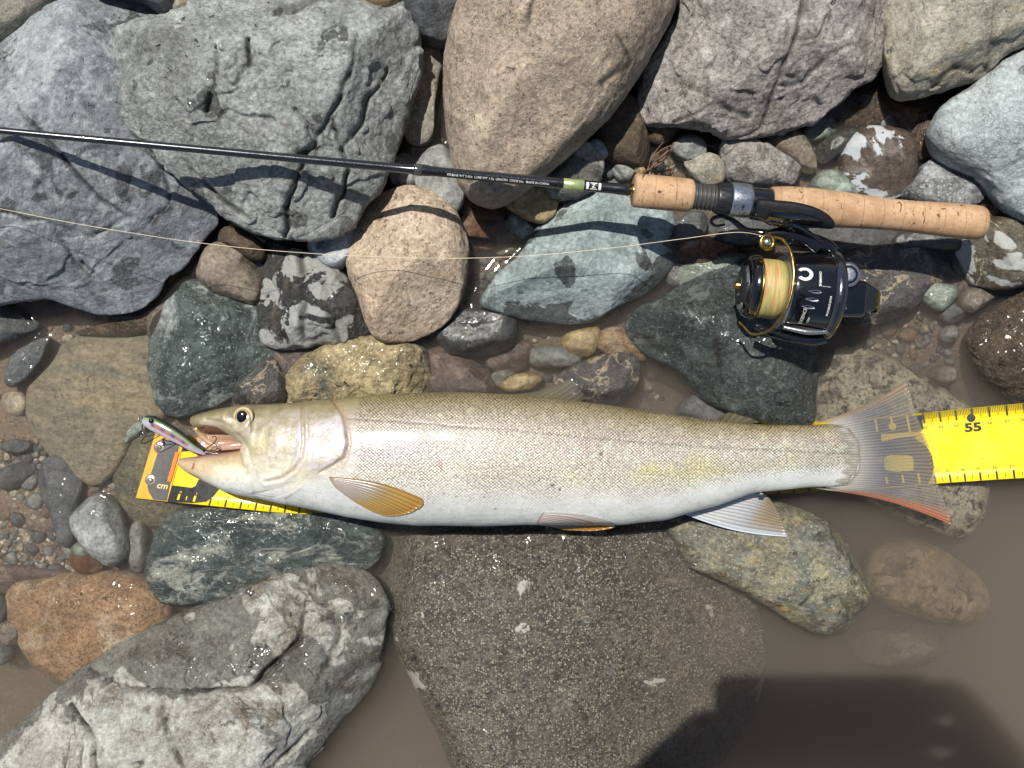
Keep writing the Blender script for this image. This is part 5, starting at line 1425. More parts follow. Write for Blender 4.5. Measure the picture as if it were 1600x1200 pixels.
def cork_mat():
    t = NT("cork")
    v = t.coord(rot=(0, 0, math.atan2(RD[1], RD[0]) * -1))
    n = t.noise(v, 60, 6, .65, .4)
    col = t.mix(t.rng(n, .35, .65), lin((188, 156, 122)), lin((162, 128, 96)))
    col = t.mix(t.rng(t.noise(v, 500, 4, .7), .45, .7, 0, .5), col, lin((146, 108, 74)))
    vs = t.n("ShaderNodeMapping")
    t.set(vs.inputs[0], v)
    vs.inputs["Scale"].default_value = (1.0, .32, .32)
    pn = t.noise(vs.outputs[0], 430, 4, .6, .6)
    reg = t.rng(t.noise(v, 70, 3), .46, .58)
    pit = t.math('MULTIPLY', t.rng(pn, .61, .66), reg)
    vs2 = t.n("ShaderNodeMapping")
    t.set(vs2.inputs[0], v)
    vs2.inputs["Scale"].default_value = (.3, 1, 1)
    pit2 = t.math('MULTIPLY', t.rng(t.noise(vs2.outputs[0], 380, 3, .6), .66, .70), t.rng(t.noise(v, 90, 2), .5, .6))
    pit = t.math('MAXIMUM', pit, pit2)
    sx = t.n("ShaderNodeSeparateXYZ")
    t.set(sx.inputs[0], v)
    ring = t.math('ABSOLUTE', t.math('SUBTRACT', t.math('FRACT', t.math('MULTIPLY', t.math('ADD', sx.outputs[0], t.math('MULTIPLY', n, .001)), 1 / .0127)), .5))
    col = t.mix(t.rng(ring, .47, .495, 0, .55), col, lin((120, 78, 46)))
    col = t.mix(t.math('MULTIPLY', pit, .9), col, lin((70, 42, 24)))
    h = t.math('SUBTRACT', t.math('MULTIPLY', n, .3), pit)
    return t.surf(t.principled(**{"Base Color": col, "Roughness": .72, "Normal": t.bump(h, .6, .0008), "Specular IOR Level": .3}))
CORK = cork_mat()
CARB = plain("black_carbon_blank", (26, 26, 30), .22, coat=.7, var=.15, scale=700)
SATIN = plain("satin_black", (30, 30, 32), .42, var=.08)
GLOSSB = plain("gloss_black_lacquer", (13, 13, 14), .12, coat=1.0, var=.03)
SILV = plain("brushed_silver", (168, 172, 178), .3, metal=.9, var=.06, scale=900)
GREENM = plain("pale_green_foil", (172, 184, 128), .28, metal=.5, var=.08)
GOLD = plain("gold_metal", (176, 144, 76), .22, metal=1.0, var=.05)
WHITEI = plain("white_print", (206, 206, 200), .5, var=.04)
rod = thing("fishing_rod", tuple(rod_px(1250) - np.array((0, 0, .012))), "black spinning rod with cork grips lying across the boulders", "fishing rod")
Geo().add(*rod_geo([(-60, 5.0), (0, 5.4), (200, 5.9), (400, 6.4), (600, 6.9), (640, 7.2), (646, 8.6), (660, 9.0), (668, 8.7), (676, 7.6), (800, 8.0), (962, 8.6), (964, 9.0), (974, 9.4), (982, 9.6), (985, 7.5)], 24)).obj("blank", CARB, rod)
Geo().add(*rod_geo([(647, 8.9), (649, 9.5), (656, 9.6), (659, 9.2)], 24)).obj("ferrule", plain("clear_varnish_wrap", (58, 58, 60), .1, coat=1), rod)
Geo().add(*rod_geo([(880, 8.5), (880.3, 8.75), (911.7, 8.95), (912, 8.7)], 32)).obj("foil_band", GREENM, rod)
Geo().add(*rod_geo([(984, 6.0), (985, 8.5), (989, 10), (992, 10)], 24)).obj("winding_check", GOLD, rod)
def rod_text(body, px, ang, size_px, r, mat, name="lettering", bold=0.0, aspect=1.0):
    V, F = text_mesh(body, bold)
    W = []
    for v in V:
        W.append(rod_surf(px + v[0] * size_px * aspect, ang + v[1] * size_px / r, r))
    g_ = Geo().add(W, F)
    return g_.obj(name, mat, rod, False)
rod_text("LINE WT 2-5Lb  LURE WT 1-5g  LENGTH  CODE No.  MADE IN CHINA", 782, -.55, 5.0, 8.35, WHITEI, bold=.01, aspect=.98)
rod_text("60UL", 704, -.5, 5.0, 8.0, WHITEI, bold=.01)
# little square emblem beside the foil band
lg = Geo()
def rod_patch(geo, x0, x1, a0, a1, r, n=8):
    V = [rod_surf(x0 + (x1 - x0) * i, a0 + (a1 - a0) * k / n, r) for i in (0, 1) for k in range(n + 1)]
    geo.add(V, [f[::-1] for f in map(tuple, grid_faces(2, n + 1))])
for x0, x1, a0, a1 in [(915, 919, -.75, .55), (934, 938, -.75, .55), (921, 932, -.75, -.55), (921, 932, .35, .55)]:
    rod_patch(lg, x0, x1, a0, a1, 8.85)
lg.obj("emblem", WHITEI, rod, False)
rod_text("Z", 926.5, -.1, 8, 8.9, WHITEI, "emblem", .03)
Geo().add(*rod_geo([(989, 21), (990.5, 24.5), (993, 26.3), (1040, 26.6), (1074, 26.2), (1080, 24.5), (1082, 21)], 48)).obj("foregrip", CORK, rod)
tab = [(1080, 18)]
x = 1082.0
while x < 1117:
    tab += [(x, 17.5), (x + 1.8, 20.6), (x + 4.0, 20.8), (x + 5.6, 17.5)]
    x += 6.6
tab += [(1119, 17)]
Geo().add(*rod_geo(tab, 40)).obj("thread", plain("grey_threaded_plastic", (62, 60, 58), .45, var=.1), rod, True)
Geo().add(*rod_geo([(1116, 17), (1117, 22.5), (1120, 23.6), (1139, 25.2), (1141, 24)], 48)).obj("locking_ring", SATIN, rod)
for k in range(18):
    a = k / 18 * 2 * math.pi
    kn = Geo()
    rod_patch(kn, 1121, 1135, a, a + .18, 24.9, 3)
    for q in (0, .18):
        pass
    V = [rod_surf(x_, a_, r_) for x_ in (1121, 1135) for (a_, r_) in ((a, 23.4), (a, 25.2), (a + .17, 25.2), (a + .17, 23.4))]
    Geo().add(V, [(0, 1, 5, 4), (1, 2, 6, 5), (2, 3, 7, 6), (0, 3, 2, 1), (4, 5, 6, 7)]).obj("rib", SATIN, rod.children[-1] if False else bpy.data.objects["locking_ring"], False)
Geo().add(*rod_geo([(1139, 24), (1140, 26.0), (1143, 26.8), (1166, 26.4), (1171, 25.4), (1172, 22)], 56)).obj("hood", SILV, rod)
hd_ = bpy.data.objects["hood"]
V, F = text_mesh("<8", .03)
Geo().add([rod_surf(1156 + v[1] * 6 * -1, -.62 + v[0] * 9 / 26.6, 27.0) for v in V], F).obj("lettering", INK, hd_, False)
Geo().add(*rod_geo([(1168, 20), (1172, 21.5), (1200, 22), (1215, 23.5)], 40)).obj("seat_tube", GLOSSB, rod)
Geo().add(*rod_geo([(1203, 20), (1204, 25.6), (1230, 28.6), (1262, 29.6), (1300, 28.8), (1340, 26.4), (1390, 24.2), (1430, 24.6), (1480, 26.6), (1520, 27.2), (1530, 26.2), (1535.5, 23.5), (1537.5, 18)], 56)).obj("rear_grip", CORK, rod)
# black saddle of the reel seat wrapped round the lower flank
def saddle(x0, x1, r, a_mid, a_half, pw, name, mat, lift=0.0, parent=rod):
    nx, na = 40, 20
    V = []
    for r_ in (r, r - 5):
        for i in range(nx + 1):
            f = i / nx
            px = x0 + (x1 - x0) * f
            w = a_half * max(1 - max(0, (f - .25) / .75) ** pw, 0.0) ** .5
            for k in range(na + 1):
                V.append(rod_surf(px, a_mid + w * (2 * k / na - 1), np.interp(px, (1172, 1230, 1300), (r_ - 4, r_, r_))))
    n_ = (nx + 1) * (na + 1)
    Fq = grid_faces(nx + 1, na + 1)
    bd = np.array([k for k in range(na + 1)] + [i * (na + 1) + na for i in range(1, nx + 1)] + [nx * (na + 1) + k for k in range(na - 1, -1, -1)] + [i * (na + 1) for i in range(nx - 1, 0, -1)])
    Fs = np.stack((bd, np.roll(bd, -1), np.roll(bd, -1) + n_, bd + n_), 1)
    me = mesh_np(name, np.array(V), [np.vstack((Fq[:, ::-1], Fq + n_, Fs[:, ::-1]))])
    return link(name, me, mat, parent)
sd = saddle(1176, 1303, 31.5, -1.35, 1.35, 2.6, "saddle", SATIN)
saddle(1196, 1284, 32.6, -1.15, .62, 3.0, "saddle_inlay", GLOSSB, parent=sd)

# ------------------------------------------------------------------ spinning reel
RC = P(1163, 447, .052)                 # centre of the spool front
RX = P(1303, 463, .047) - RC            # axis, towards the back
RX /= np.linalg.norm(RX)
RZv = np.array((0, 0, 1.0)) - RX * RX[2]
RZv /= np.linalg.norm(RZv)
RYv = np.cross(RZv, RX)
k_ = scl(.05) * .95
def RL(x, y, z):
    """reel coordinates in photo pixels: x along the axis, y sideways (+ towards the rod), z up"""
    return RC + (RX * x + RYv * y + RZv * z) * k_
def rl(V):
    return np.array([RL(*v) for v in V])
def rlathe(tab, n=56):
    V, F = lathe_geo(tab, n)
    return [RL(*v) for v in V], [f[::-1] for f in F]
reel = thing("spinning_reel", tuple(RL(80, 0, -72)), "black and gold spinning reel with yellowish line on its spool", "fishing reel")
spool = Geo().add(*rlathe([(-2, 30), (0, 44), (3, 49), (8, 51.5), (13, 52.5), (16, 52.5), (17, 50), (18, 42), (60, 42), (61, 47), (64, 47)])).obj("spool", GLOSSB, reel)
Geo().add(*rlathe([(14.5, 52.0), (15, 53.0), (18, 53.0), (18.6, 50)])).obj("gold_rim", GOLD, spool)
t = NT("braided_line_wraps")
v = t.coord(rot=(0, 0, -math.atan2(RX[1], RX[0])))
sx = t.n("ShaderNodeSeparateXYZ")
t.set(sx.inputs[0], v)
mp = t.n("ShaderNodeMapping")
t.set(mp.inputs[0], v)
mp.inputs["Scale"].default_value = (1, .1, .1)
n = t.noise(mp.outputs[0], 900, 4, .7, .3)
n2 = t.noise(mp.outputs[0], 260, 4)
col = t.mix(t.rng(n2, .4, .6), lin((190, 166, 110)), lin((166, 160, 96)))
col = t.mix(t.rng(t.noise(mp.outputs[0], 520, 3), .54, .62), col, lin((186, 134, 92)))
col = t.mix(t.rng(n, .4, .7, 0, .55), col, lin((136, 120, 60)))
BRAID = t.surf(t.principled(**{"Base Color": col, "Roughness": .5, "Normal": t.bump(n, .8, .0005)}))
Geo().add(*rlathe([(18.5, 42.3), (19, 47.5), (30, 48.5), (50, 49), (59, 47.5), (60, 42.3)])).obj("line_wraps", BRAID, spool)
knob = Geo().add(*rlathe([(-9, 8), (-9, 22), (-6, 31), (-1, 34), (3, 34)])).obj("drag_knob", SATIN, reel)
for a in (0.5, 2.6, 4.7):
    V = []
    for i, r_ in enumerate((14, 40)):
        for q in (-.42, 0, .42):
            V.append(RL(-9.6 - (0 if i == 0 else -5.5), r_ * math.sin(a + q), r_ * math.cos(a + q)))
    for i, r_ in enumerate((14, 40)):
        for q in (-.42, 0, .42):
            V.append(RL(-4, r_ * math.sin(a + q), r_ * math.cos(a + q)))
    Geo().add(V, [(0, 1, 4, 3), (1, 2, 5, 4), (0, 6, 7, 1), (1, 7, 8, 2), (2, 8, 11, 5), (5, 11, 10, 4), (4, 10, 9, 3), (3, 9, 6, 0)]).obj("knob_window", plain("clear_grey_lens", (150, 152, 156), .08, metal=.6, coat=1), knob, False)
Geo().add(*rlathe([(-18, 1), (-17.5, 4.5), (-14, 6), (-9, 6.5), (-8, 7)], 24)).obj("drag_nut", GOLD, knob)
# rotor
rotor = Geo().add(*rlathe([(59, 46), (60, 60), (63, 63.5), (72, 65.5), (100, 68), (126, 69.5), (134, 69), (137, 64), (138, 40)], 72)).obj("rotor", GLOSSB, reel)
Geo().add(*rlathe([(58.5, 55), (59, 61.5), (62, 63.8), (63.5, 62.5)], 72)).obj("rotor_rim", SILV, rotor)
Geo().add(*rlathe([(128, 66), (131, 72.5), (138, 75), (146, 73), (150, 66), (152, 50)], 72)).obj("rotor_collar", plain("polished_black_metal", (92, 92, 96), .16, metal=.9, coat=.5), rotor)
# markings on the rotor
def rcyl(px, ang, extra=.6):
    r_ = np.interp(px, (60, 63, 72, 100, 126, 134), (61, 63.5, 65.5, 68, 69.5, 69)) + extra
    return RL(px, r_ * math.sin(ang), r_ * math.cos(ang))
def rtext(body, px, ang, size, mat, vertical=True, bold=.02, sx_=1.0):
    V, F = text_mesh(body, bold)
    W = [rcyl(px - v[1] * size * -1, ang + v[0] * size * sx_ / 66) if vertical else rcyl(px + v[0] * size * sx_, ang + v[1] * size / 66) for v in V]
    W = [rcyl(px - v[1] * size, ang + v[0] * size * sx_ / 66) if vertical else w for v, w in zip(V, W)]
    g_ = Geo().add(W, F)
    a, b, c = (np.array(g_.V[i]) for i in g_.F[0][:3])
    if np.cross(b - a, c - a) @ (a - RL(px, 0, 0)) < 0:
        g_.F = [f[::-1] for f in g_.F]
    g_.obj("lettering", mat, rotor, False)
rtext("SHIMANO", 103, .27, 5.4, WHITEI, bold=.03)
rtext("EXSENCE", 86, -.70, 7.5, WHITEI, bold=.0)
rtext("C3000", 96, -.78, 4, WHITEI)
rtext("MAGNUMLITE ROTOR", 122, -.35, 4.2, WHITEI, sx_=.75)
# large ring emblem and three slots
nn = 28
V, F = [], []
for i in range(nn + 1):
    a = -2.5 + 5.0 * i / nn
    for q in (6.5, 11.5):
        V.append(rcyl(78 + q * 1.15 * math.cos(a), .36 + q * math.sin(a) / 66))
Geo().add(V, [tuple(f) for f in grid_faces(nn + 1, 2)]).obj("emblem", WHITEI, rotor, False)
V = [rcyl(px, ang, .5) for px in (64, 120) for ang in (.085, .1)]
Geo().add(V, [(0, 1, 3, 2)]).obj("groove_line", SILV, rotor, False)
for k in range(3):
    a0 = -.05 - k * .19
    ol = [(82 - k * 3 + 26 * f, (.055 * math.sin(math.pi * f) * (1 if s_ > 0 else -1)) * (.5 + .5 * f) + a0) for s_, fs in ((1, np.linspace(0, 1, 12)), (-1, np.linspace(1, 0, 12))) for f in fs]
    V = [rcyl(px, ang, .9) for px, ang in ol] + [rcyl(px, ang, -1) for px, ang in ol]
    inn = [(px * .0 + (95 - k * 3) + (px - (95 - k * 3)) * .72, a0 + (ang - a0) * .5) for px, ang in ol]
    V += [rcyl(px, ang, .3) for px, ang in inn]
    m_ = len(ol)
    F = [(i, (i + 1) % m_, 2 * m_ + (i + 1) % m_, 2 * m_ + i) for i in range(m_)]
    s1 = Geo().add(V, F).obj("slot", SILV, rotor, True)
# rotor arms
def rtube(pts, rad, n=12, flat=None, per=8):
    c = catmull(pts, per)
    c = [RL(*q) for q in c]
    rad = np.interp(np.linspace(0, 1, len(c)), np.linspace(0, 1, len(rad)), rad) * k_
    return tube_geo(c, rad, n, flat)
Geo().add(*rtube([(140, 70, 10), (125, 78, 16), (95, 84, 18), (60, 84, 16), (30, 80, 16)], [9, 10, 11, 11, 8], 14, (.8, 1.25))).obj("bail_arm", GLOSSB, reel)
Geo().add(*rtube([(140, -70, 10), (120, -76, 12), (85, -76, 14), (50, -72, 12), (22, -62, 10)], [9, 9, 8, 7, 5], 14, (.8, 1.1))).obj("bail_arm", GLOSSB, reel)
Geo().add(*rtube([(136, -62, 36), (100, -66, 36), (62, -62, 30)], [3, 5, 3], 10, (1, 1))).obj("arm_trim", SILV, reel)
lv = Geo().add(*rtube([(110, 70, 22), (85, 86, 25), (55, 90, 24), (30, 86, 22), (10, 78, 20)], [8, 9, 9, 7, 4], 14, (.7, 1.3))).obj("arm_cover", GLOSSB, reel)
# bail wire and line roller
Geo().add(*rtube([(30, 82, 26), (42, 78, 40), (54, 56, 54), (60, 20, 62), (58, -20, 62), (48, -52, 54), (34, -72, 40), (14, -78, 24), (2, -66, 12), (-4, -60, 6)], [4.4, 3.4, 2.6, 2.4, 2.3, 2.3, 2.3, 2.3, 2.2, 2.4], 12)).obj("bail_wire", GOLD, reel)
ring = []
for a in np.linspace(0, 2 * math.pi, 40):
    ring.append(RL(22 + 10.5 * math.cos(a), 72 + 10.5 * math.sin(a), 28))
rl_ = Geo().tube(ring, 3.6 * k_, 12).obj("line_roller", GOLD, reel)
V, F = dome(6.2 * k_, 4 * k_)
ro = Geo().add(V, F).obj("roller_cap", SILV, None)
ro.location = RL(22, 72, 28)
ro.parent = rl_
ro.matrix_parent_inverse = _chain(rl_).inverted()
# trigger lever reaching forward beside the stem
Geo().add(*rtube([(40, 86, 22), (15, 88, 12), (-10, 90, 8), (-34, 104, 8), (-54, 108, 8), (-68, 100, 6), (-60, 92, 4), (-44, 96, 4)], [8, 7, 6, 4.5, 3.5, 3, 2.5, 2], 12, (.8, 1))).obj("brake_lever", GLOSSB, reel)
# stem and foot: two legs meeting at the rod
ft = rod_px(1232)
Geo().tube(catmull([rod_px(1176) - RSd * .0088 + RU * .003, rod_px(1205) - RSd * .0106, rod_px(1240) - RSd * .0115, rod_px(1275) - RSd * .011], 6), np.array([.0035] * 6 + [.0046] * 7 + [.003] * 6), 14, (1.0, .55)).obj("reel_foot", GLOSSB, reel)
stem0 = rod_px(1234) - RSd * .012
Geo().tube(catmull([stem0, stem0 * .6 + RL(112, 88, 4) * .4, RL(128, 74, -2), RL(146, 52, -4)], 8), np.linspace(.0042, .0062, 25), 14, (1.3, .62)).obj("stem", GLOSSB, reel)
Geo().tube(catmull([stem0 - RD * .004, RL(78, 112, 8), RL(92, 92, 6), RL(112, 80, 2)], 8), np.linspace(.0032, .0036, 25), 12, (1.2, .6)).obj("stem", GLOSSB, reel)
# gearbox, tail cap, handle
def rbox(x0, x1, y0, y1, z0, z1, taper=1.0):
    V = [RL(x, (y0 + y1) / 2 + (y - (y0 + y1) / 2) * (1 if x == x0 else taper), (z0 + z1) / 2 + (z - (z0 + z1) / 2) * (1 if x == x0 else taper)) for x in (x0, x1) for y in (y0, y1) for z in (z0, z1)]
    return V, [(0, 1, 3, 2), (4, 6, 7, 5), (0, 4, 5, 1), (2, 3, 7, 6), (0, 2, 6, 4), (1, 5, 7, 3)]
Geo().add(*rbox(146, 206, -34, 34, -30, 20, .86)).obj("gear_housing", GLOSSB, reel, True, bevel=.003)
tc = Geo().add(*rbox(196, 226, -26, 30, -28, 14, .62)).obj("tail_cap", plain("polished_gunmetal", (92, 90, 84), .14, metal=.9), reel, False, bevel=.0016)
Geo().add(*rbox(224, 230, -20, 18, -20, 8, .8)).obj("tail_trim", GOLD, tc, False, bevel=.0008)
hk = RL(160, 34, 30)
def vlathe(center, tab, n=40):
    th = np.linspace(0, 2 * math.pi, n, endpoint=False)
    V = [(center[0] + r * k_ * math.cos(a), center[1] + r * k_ * math.sin(a), center[2] + z * k_) for z, r in tab for a in th]
    F = [tuple(f) for f in grid_faces(len(tab), n, True)] + [tuple(range(n - 1, -1, -1)), tuple(range((len(tab) - 1) * n, len(tab) * n))]
    return V, F
cap = Geo().add(*vlathe(hk, [(-26, 15), (-12, 17), (-11, 19.5), (-7, 19.5), (-6, 17.5), (-4, 17.5), (-3, 20), (2, 20.5), (5, 18.5), (6, 15.5)])).obj("handle_cap", SILV, reel)
Geo().add(*vlathe(hk, [(5.8, 15.2), (6.3, 15), (6.4, 12)])).obj("cap_ring", GLOSSB, cap)
Geo().add(*vlathe(hk, [(6.0, 11.6), (6.9, 11.4), (7.2, 9)])).obj("cap_disc", SILV, cap)
Geo().add(*vlathe(hk, [(-17, 17.3), (-16.5, 18.2), (-14.5, 18.2), (-14, 17.2)])).obj("cap_gold_ring", GOLD, cap)
Geo().add(*rtube([(160, 34, 8), (178, 18, 6), (196, 6, 6)], [9, 9, 7], 12)).obj("handle_shank", GLOSSB, reel)
Geo().add(*rtube([(158, -2, 24), (162, -22, 22)], [3, 6], 10)).obj("anti_reverse_switch", SILV, reel)

# ------------------------------------------------------------------ fishing line
LN = [P(-60, 315, .104), P(0, 326, .10), P(100, 346, .092), P(200, 363, .085), P(300, 378, .078), P(420, 391, .071), P(560, 400, .064), P(700, 403.5, .06), P(820, 400, .058), P(950, 388, .06), P(1060, 374, .066), P(1150, 363, .07), tuple(RL(16, 80, 31))]
ln_ = Geo().tube(catmull(LN, 14), .00018, 6).obj("fishing_line", plain("pale_braided_line", (214, 196, 166), .5, var=.12, scale=900), None)
tag(ln_, "thin pale fishing line running from the reel roller across the stones", "fishing line")

# ------------------------------------------------------------------ lure
LC = catmull([P(222, 657, .024), P(236, 660, .025), P(256, 670, .026), P(280, 684, .026), (lambda q: q)(P(302, 699, .025)), P(322, 709, .022)], 8)
nL = len(LC)
T_, N_, B_ = frames(LC)
prof = np.interp(np.linspace(0, 1, nL), [0, .06, .25, .5, .8, .95, 1], [.0012, .0034, .0050, .0048, .0030, .0018, .0009])
m_ = 24
V, Cc = [], []
for i in range(nL):
    f = i / (nL - 1)
    for k in range(m_):
        a = 2 * math.pi * k / m_
        # sideways in the picture: +B points down the page after orientation below
        d = math.cos(a) * N_[i] * .62 + math.sin(a) * B_[i]
        V.append(LC[i] + d * prof[i])
        up_ = d @ np.array((-T_[i][1], T_[i][0], 0)) / 1.0     # + towards the upper edge of the photograph
        c = lerp3((214, 196, 206), (176, 196, 222), min(max((up_ + .3) * 1.4, 0), 1))
        if up_ > .12:
            c = lerp3(c, (150, 176, 84), sst(.12, .4, up_))
            c = lerp3(c, (40, 44, 24), sst(.5, .74, up_))
        if -.45 < up_ < .12 and .2 < f < .75:
            c = lerp3(c, (206, 96, 78), sst(.2, .3, f) * sst(-.45, -.25, up_) * sst(.12, -.05, up_) * .8)
            w = abs(((f - .2) * 7.4) % 1 - .5)
            c = lerp3(c, (64, 72, 132), sst(.22, .1, w) * sst(.2, .0, up_) * sst(-.4, -.2, up_) * .9)
        c = lerp3(c, (196, 214, 206), sst(.16, .04, f) * .6)
        Cc.append(lin(tuple((sum(c) / 3 * .3 + x * .7) * .8 for x in c))[:3])
me = mesh_np("body", np.array(V), [np.array(grid_faces(nL, m_, True))])
bmf = bmesh.new()
bmf.from_mesh(me)
bmesh.ops.holes_fill(bmf, edges=[e for e in bmf.edges if e.is_boundary], sides=64)
bmesh.ops.recalc_face_normals(bmf, faces=bmf.faces[:])
bmf.to_mesh(me)
bmf.free()
set_vcol(me, np.array(Cc))
lure = thing("fishing_lure", tuple(P(270, 678, .02)), "small minnow lure with olive back and pink side held in the fish mouth", "lure")
lb = link("body", me, vcol_mat("lacquered_lure", .12, .6, 1.0, .15, 900), lure)
V, F = dome(.0016, .0008)
e_ = Geo().add(V, F).obj("eye", BLACKG, None)
e_.location = P(236, 657.5, .0288)
e_.parent = lb
e_.matrix_parent_inverse = _chain(lb).inverted()
STEEL = plain("dark_steel_wire", (70, 70, 72), .2, metal=1.0)
CHR = plain("chrome_wire", (206, 208, 210), .12, metal=1.0)
def ringo(c, r, tr, name, nrm_=(0, 0, 1), mat=CHR):
    q = Vector(nrm_).to_track_quat('Z', 'Y')
    pts = [np.array(c) + np.array(q @ Vector((r * math.cos(a), r * math.sin(a), 0))) for a in np.linspace(0, 2 * math.pi, 22)]
    return Geo().tube(pts, tr, 8).obj(name, mat, lure)
ringo(P(221, 655, .024), .0016, .00035, "nose_ring", (.3, .2, 1))
Geo().tube(catmull([P(221, 650, .025), P(225, 658, .026), P(222, 668, .025), P(226, 676, .024)], 8), .0005, 8).obj("snap", CHR, lure)
ringo(P(226, 677, .023), .0013, .0003, "split_ring", (1, .2, .5))
def hook(base, dirs, name="treble_hook"):
    g_ = Geo()
    b = np.array(base)
    for d in dirs:
        d = np.array(d, float)
        g_.tube(catmull([b, b + d * .45, b + d * .9, b + d * 1.12 + np.array((0, .0012, 0)), b + d * 1.02 + np.array((0, .0036, .0004)), b + d * .8 + np.array((0, .0042, .0004))], 6), .00028, 7)
    g_.obj(name, STEEL, lure)
hook(P(253, 679, .02), [(-.013, -.0012, 0), (-.012, -.006, -.001), (-.009, .003, .002)])
hook(P(317, 705, .024), [(.008, .006, .001), (.009, .001, .003), (.010, -.002, .0)])
ringo(P(255, 680, .021), .0012, .0003, "split_ring", (.5, 1, .2))

# ------------------------------------------------------------------ gravel and pebbles on the bed
def pebble_mesh(seed, r=1.0, sub=2):
    bm = bmesh.new()
    bmesh.ops.create_icosphere(bm, subdivisions=sub, radius=1.0)
    V = np.array([v.co for v in bm.verts])
    F = np.array([[v.index for v in f.verts] for f in bm.faces])
    bm.free()
    rg = np.random.default_rng(seed)
    V = V * np.array((1.0, rg.uniform(.6, .95), rg.uniform(.4, .65)))
    for _ in range(5):
        n_ = rg.normal(size=3)
        n_ /= np.linalg.norm(n_)
        d = V @ n_
        lim = d.max() * rg.uniform(.6, .9)
        V = V - n_[None, :] * (np.maximum(d - lim, 0) * .85)[:, None]
    V = V * (1 + .12 * fbm(V * 1.3 + seed, seed, 3))[:, None]
    return V * r, F
protos = [pebble_mesh(500 + i) for i in range(14)]
protos1 = [pebble_mesh(600 + i, 1.0, 1) for i in range(10)]
rg = np.random.default_rng(42)
palette = [(96, 98, 96), (120, 120, 112), (74, 78, 80), (146, 134, 112), (110, 90, 72), (170, 160, 140), (86, 98, 92), (134, 108, 82), (60, 62, 62), (184, 176, 160)]
def rotz(a):
    c, s = math.cos(a), math.sin(a)
    return np.array(((c, -s, 0), (s, c, 0), (0, 0, 1)))
# loose grit: nobody could count it
Vs, Fs_, Cs, off = [], [], [], 0
def grit(n, xr, yr, rlo, rhi, dens=None):
    global off
    k = 0
    while k < n:
        px, py = rg.uniform(*xr), rg.uniform(*yr)
        p = P(px, py)
        r = rlo + (rhi - rlo) * rg.random() ** 2.2
        V, F = protos1[rg.integers(len(protos1))]
        z = float(bed_z(p[0], p[1]))
        k += 1
        if hgt(p[0], p[1]) > z + .012:
            continue
        V2 = (V * r) @ rotz(rg.uniform(0, 6.3)).T + np.array((p[0], p[1], z + r * .25))
        Vs.append(V2)
        Fs_.append(F + off)
        c = np.array(lin(palette[rg.integers(len(palette))])[:3]) * rg.uniform(.7, 1.15)
        Cs.append(np.tile(c, (len(V2), 1)))
        off += len(V2)
grit(2600, (-30, 250), (690, 910), .0008, .0032)
grit(700, (-40, 70), (880, 1060), .0008, .0032)
grit(1500, (1280, 1620), (120, 560), .0008, .0032)
grit(900, (560, 1060), (330, 640), .001, .003)
grit(500, (900, 1080), (200, 300), .001, .0035)
grit(1200, (-60, 1660), (-60, 640), .001, .004)
me = mesh_np("gravel", np.vstack(Vs), [np.vstack(Fs_)])
set_vcol(me, np.vstack(Cs))
PEBM = vcol_mat("gravel_grains", .55, .4, .2, .4, 900)
gr = link("gravel", me, PEBM)
tag(gr, "loose fine gravel and grit lying on the brown silt", "gravel", kind="stuff")
# pebbles of the gravel patch, one by one
pebm = [rock_mat("pebble_%s" % nme, c, tuple(x * .8 for x in c), None, big=60, wz=.05, wetdark=.8, wetrough=.25, bump=.35, seed=700 + i, vein=None) for i, (nme, c) in enumerate(
    [("grey", (118, 120, 116)), ("charcoal", (76, 80, 82)), ("brown", (128, 102, 76)), ("cream", (188, 176, 150)), ("olive", (112, 118, 100))])]
pnames = ["grey", "charcoal", "brown", "cream", "olive"]
pmesh = {}
placed = []
def scatter(n, xr, yr, rlo, rhi, where, group, avoid=.0):
    done = tries = 0
    while done < n and tries < n * 30:
        tries += 1
        px, py = rg.uniform(*xr), rg.uniform(*yr)
        p = P(px, py)
        z = float(bed_z(p[0], p[1]))
        r = rlo + (rhi - rlo) * rg.random() ** 2
        if hgt(p[0], p[1]) > z + .008 or any((p[0] - a) ** 2 + (p[1] - b) ** 2 < (.75 * (r + c)) ** 2 for a, b, c in placed):
            continue
        placed.append((p[0], p[1], r))
        ci = int(rg.choice([0, 0, 1, 1, 2, 3, 4]))
        si = int(rg.integers(len(protos)))
        if (ci, si) not in pmesh:
            V, F = protos[si]
            m2 = mesh_np("pebble", V * .01 + np.array((0, 0, .0045)), [F])
            m2.materials.append(pebm[ci])
            pmesh[(ci, si)] = m2
        o = bpy.data.objects.new("pebble", pmesh[(ci, si)])
        o.location = (p[0], p[1], z - r * .2)
        s = r / .01
        o.scale = (s, s, s)
        o.rotation_euler = (rg.uniform(-.3, .3), rg.uniform(-.3, .3), rg.uniform(0, 6.28))
        COL.objects.link(o)
        tag(o, f"small {pnames[ci]} pebble {where}", "pebble", group + ", " + pnames[ci])
        done += 1
scatter(120, (-10, 245), (690, 905), .003, .0085, "of the gravel patch in the shallows", "pebbles of the shallow gravel patch")
scatter(26, (-10, 60), (890, 1050), .003, .0075, "of the strip beside the orange-tan stone", "pebbles beside the orange-tan stone")
scatter(34, (1290, 1560), (140, 330), .003, .009, "in the little pool below the coarse boulder", "pebbles of the little pool")
scatter(30, (1340, 1560), (430, 580), .003, .0075, "on the silt beyond the reel", "pebbles on the silt beyond the reel")
scatter(30, (680, 1040), (330, 610), .004, .009, "among the stones behind the fish", "pebbles behind the fish")
scatter(24, (930, 1130), (200, 300), .003, .009, "near the cork foregrip", "pebbles near the foregrip")
scatter(40, (0, 720), (230, 640), .004, .011, "in the gaps below the big boulders", "pebbles in the gaps below the boulders")
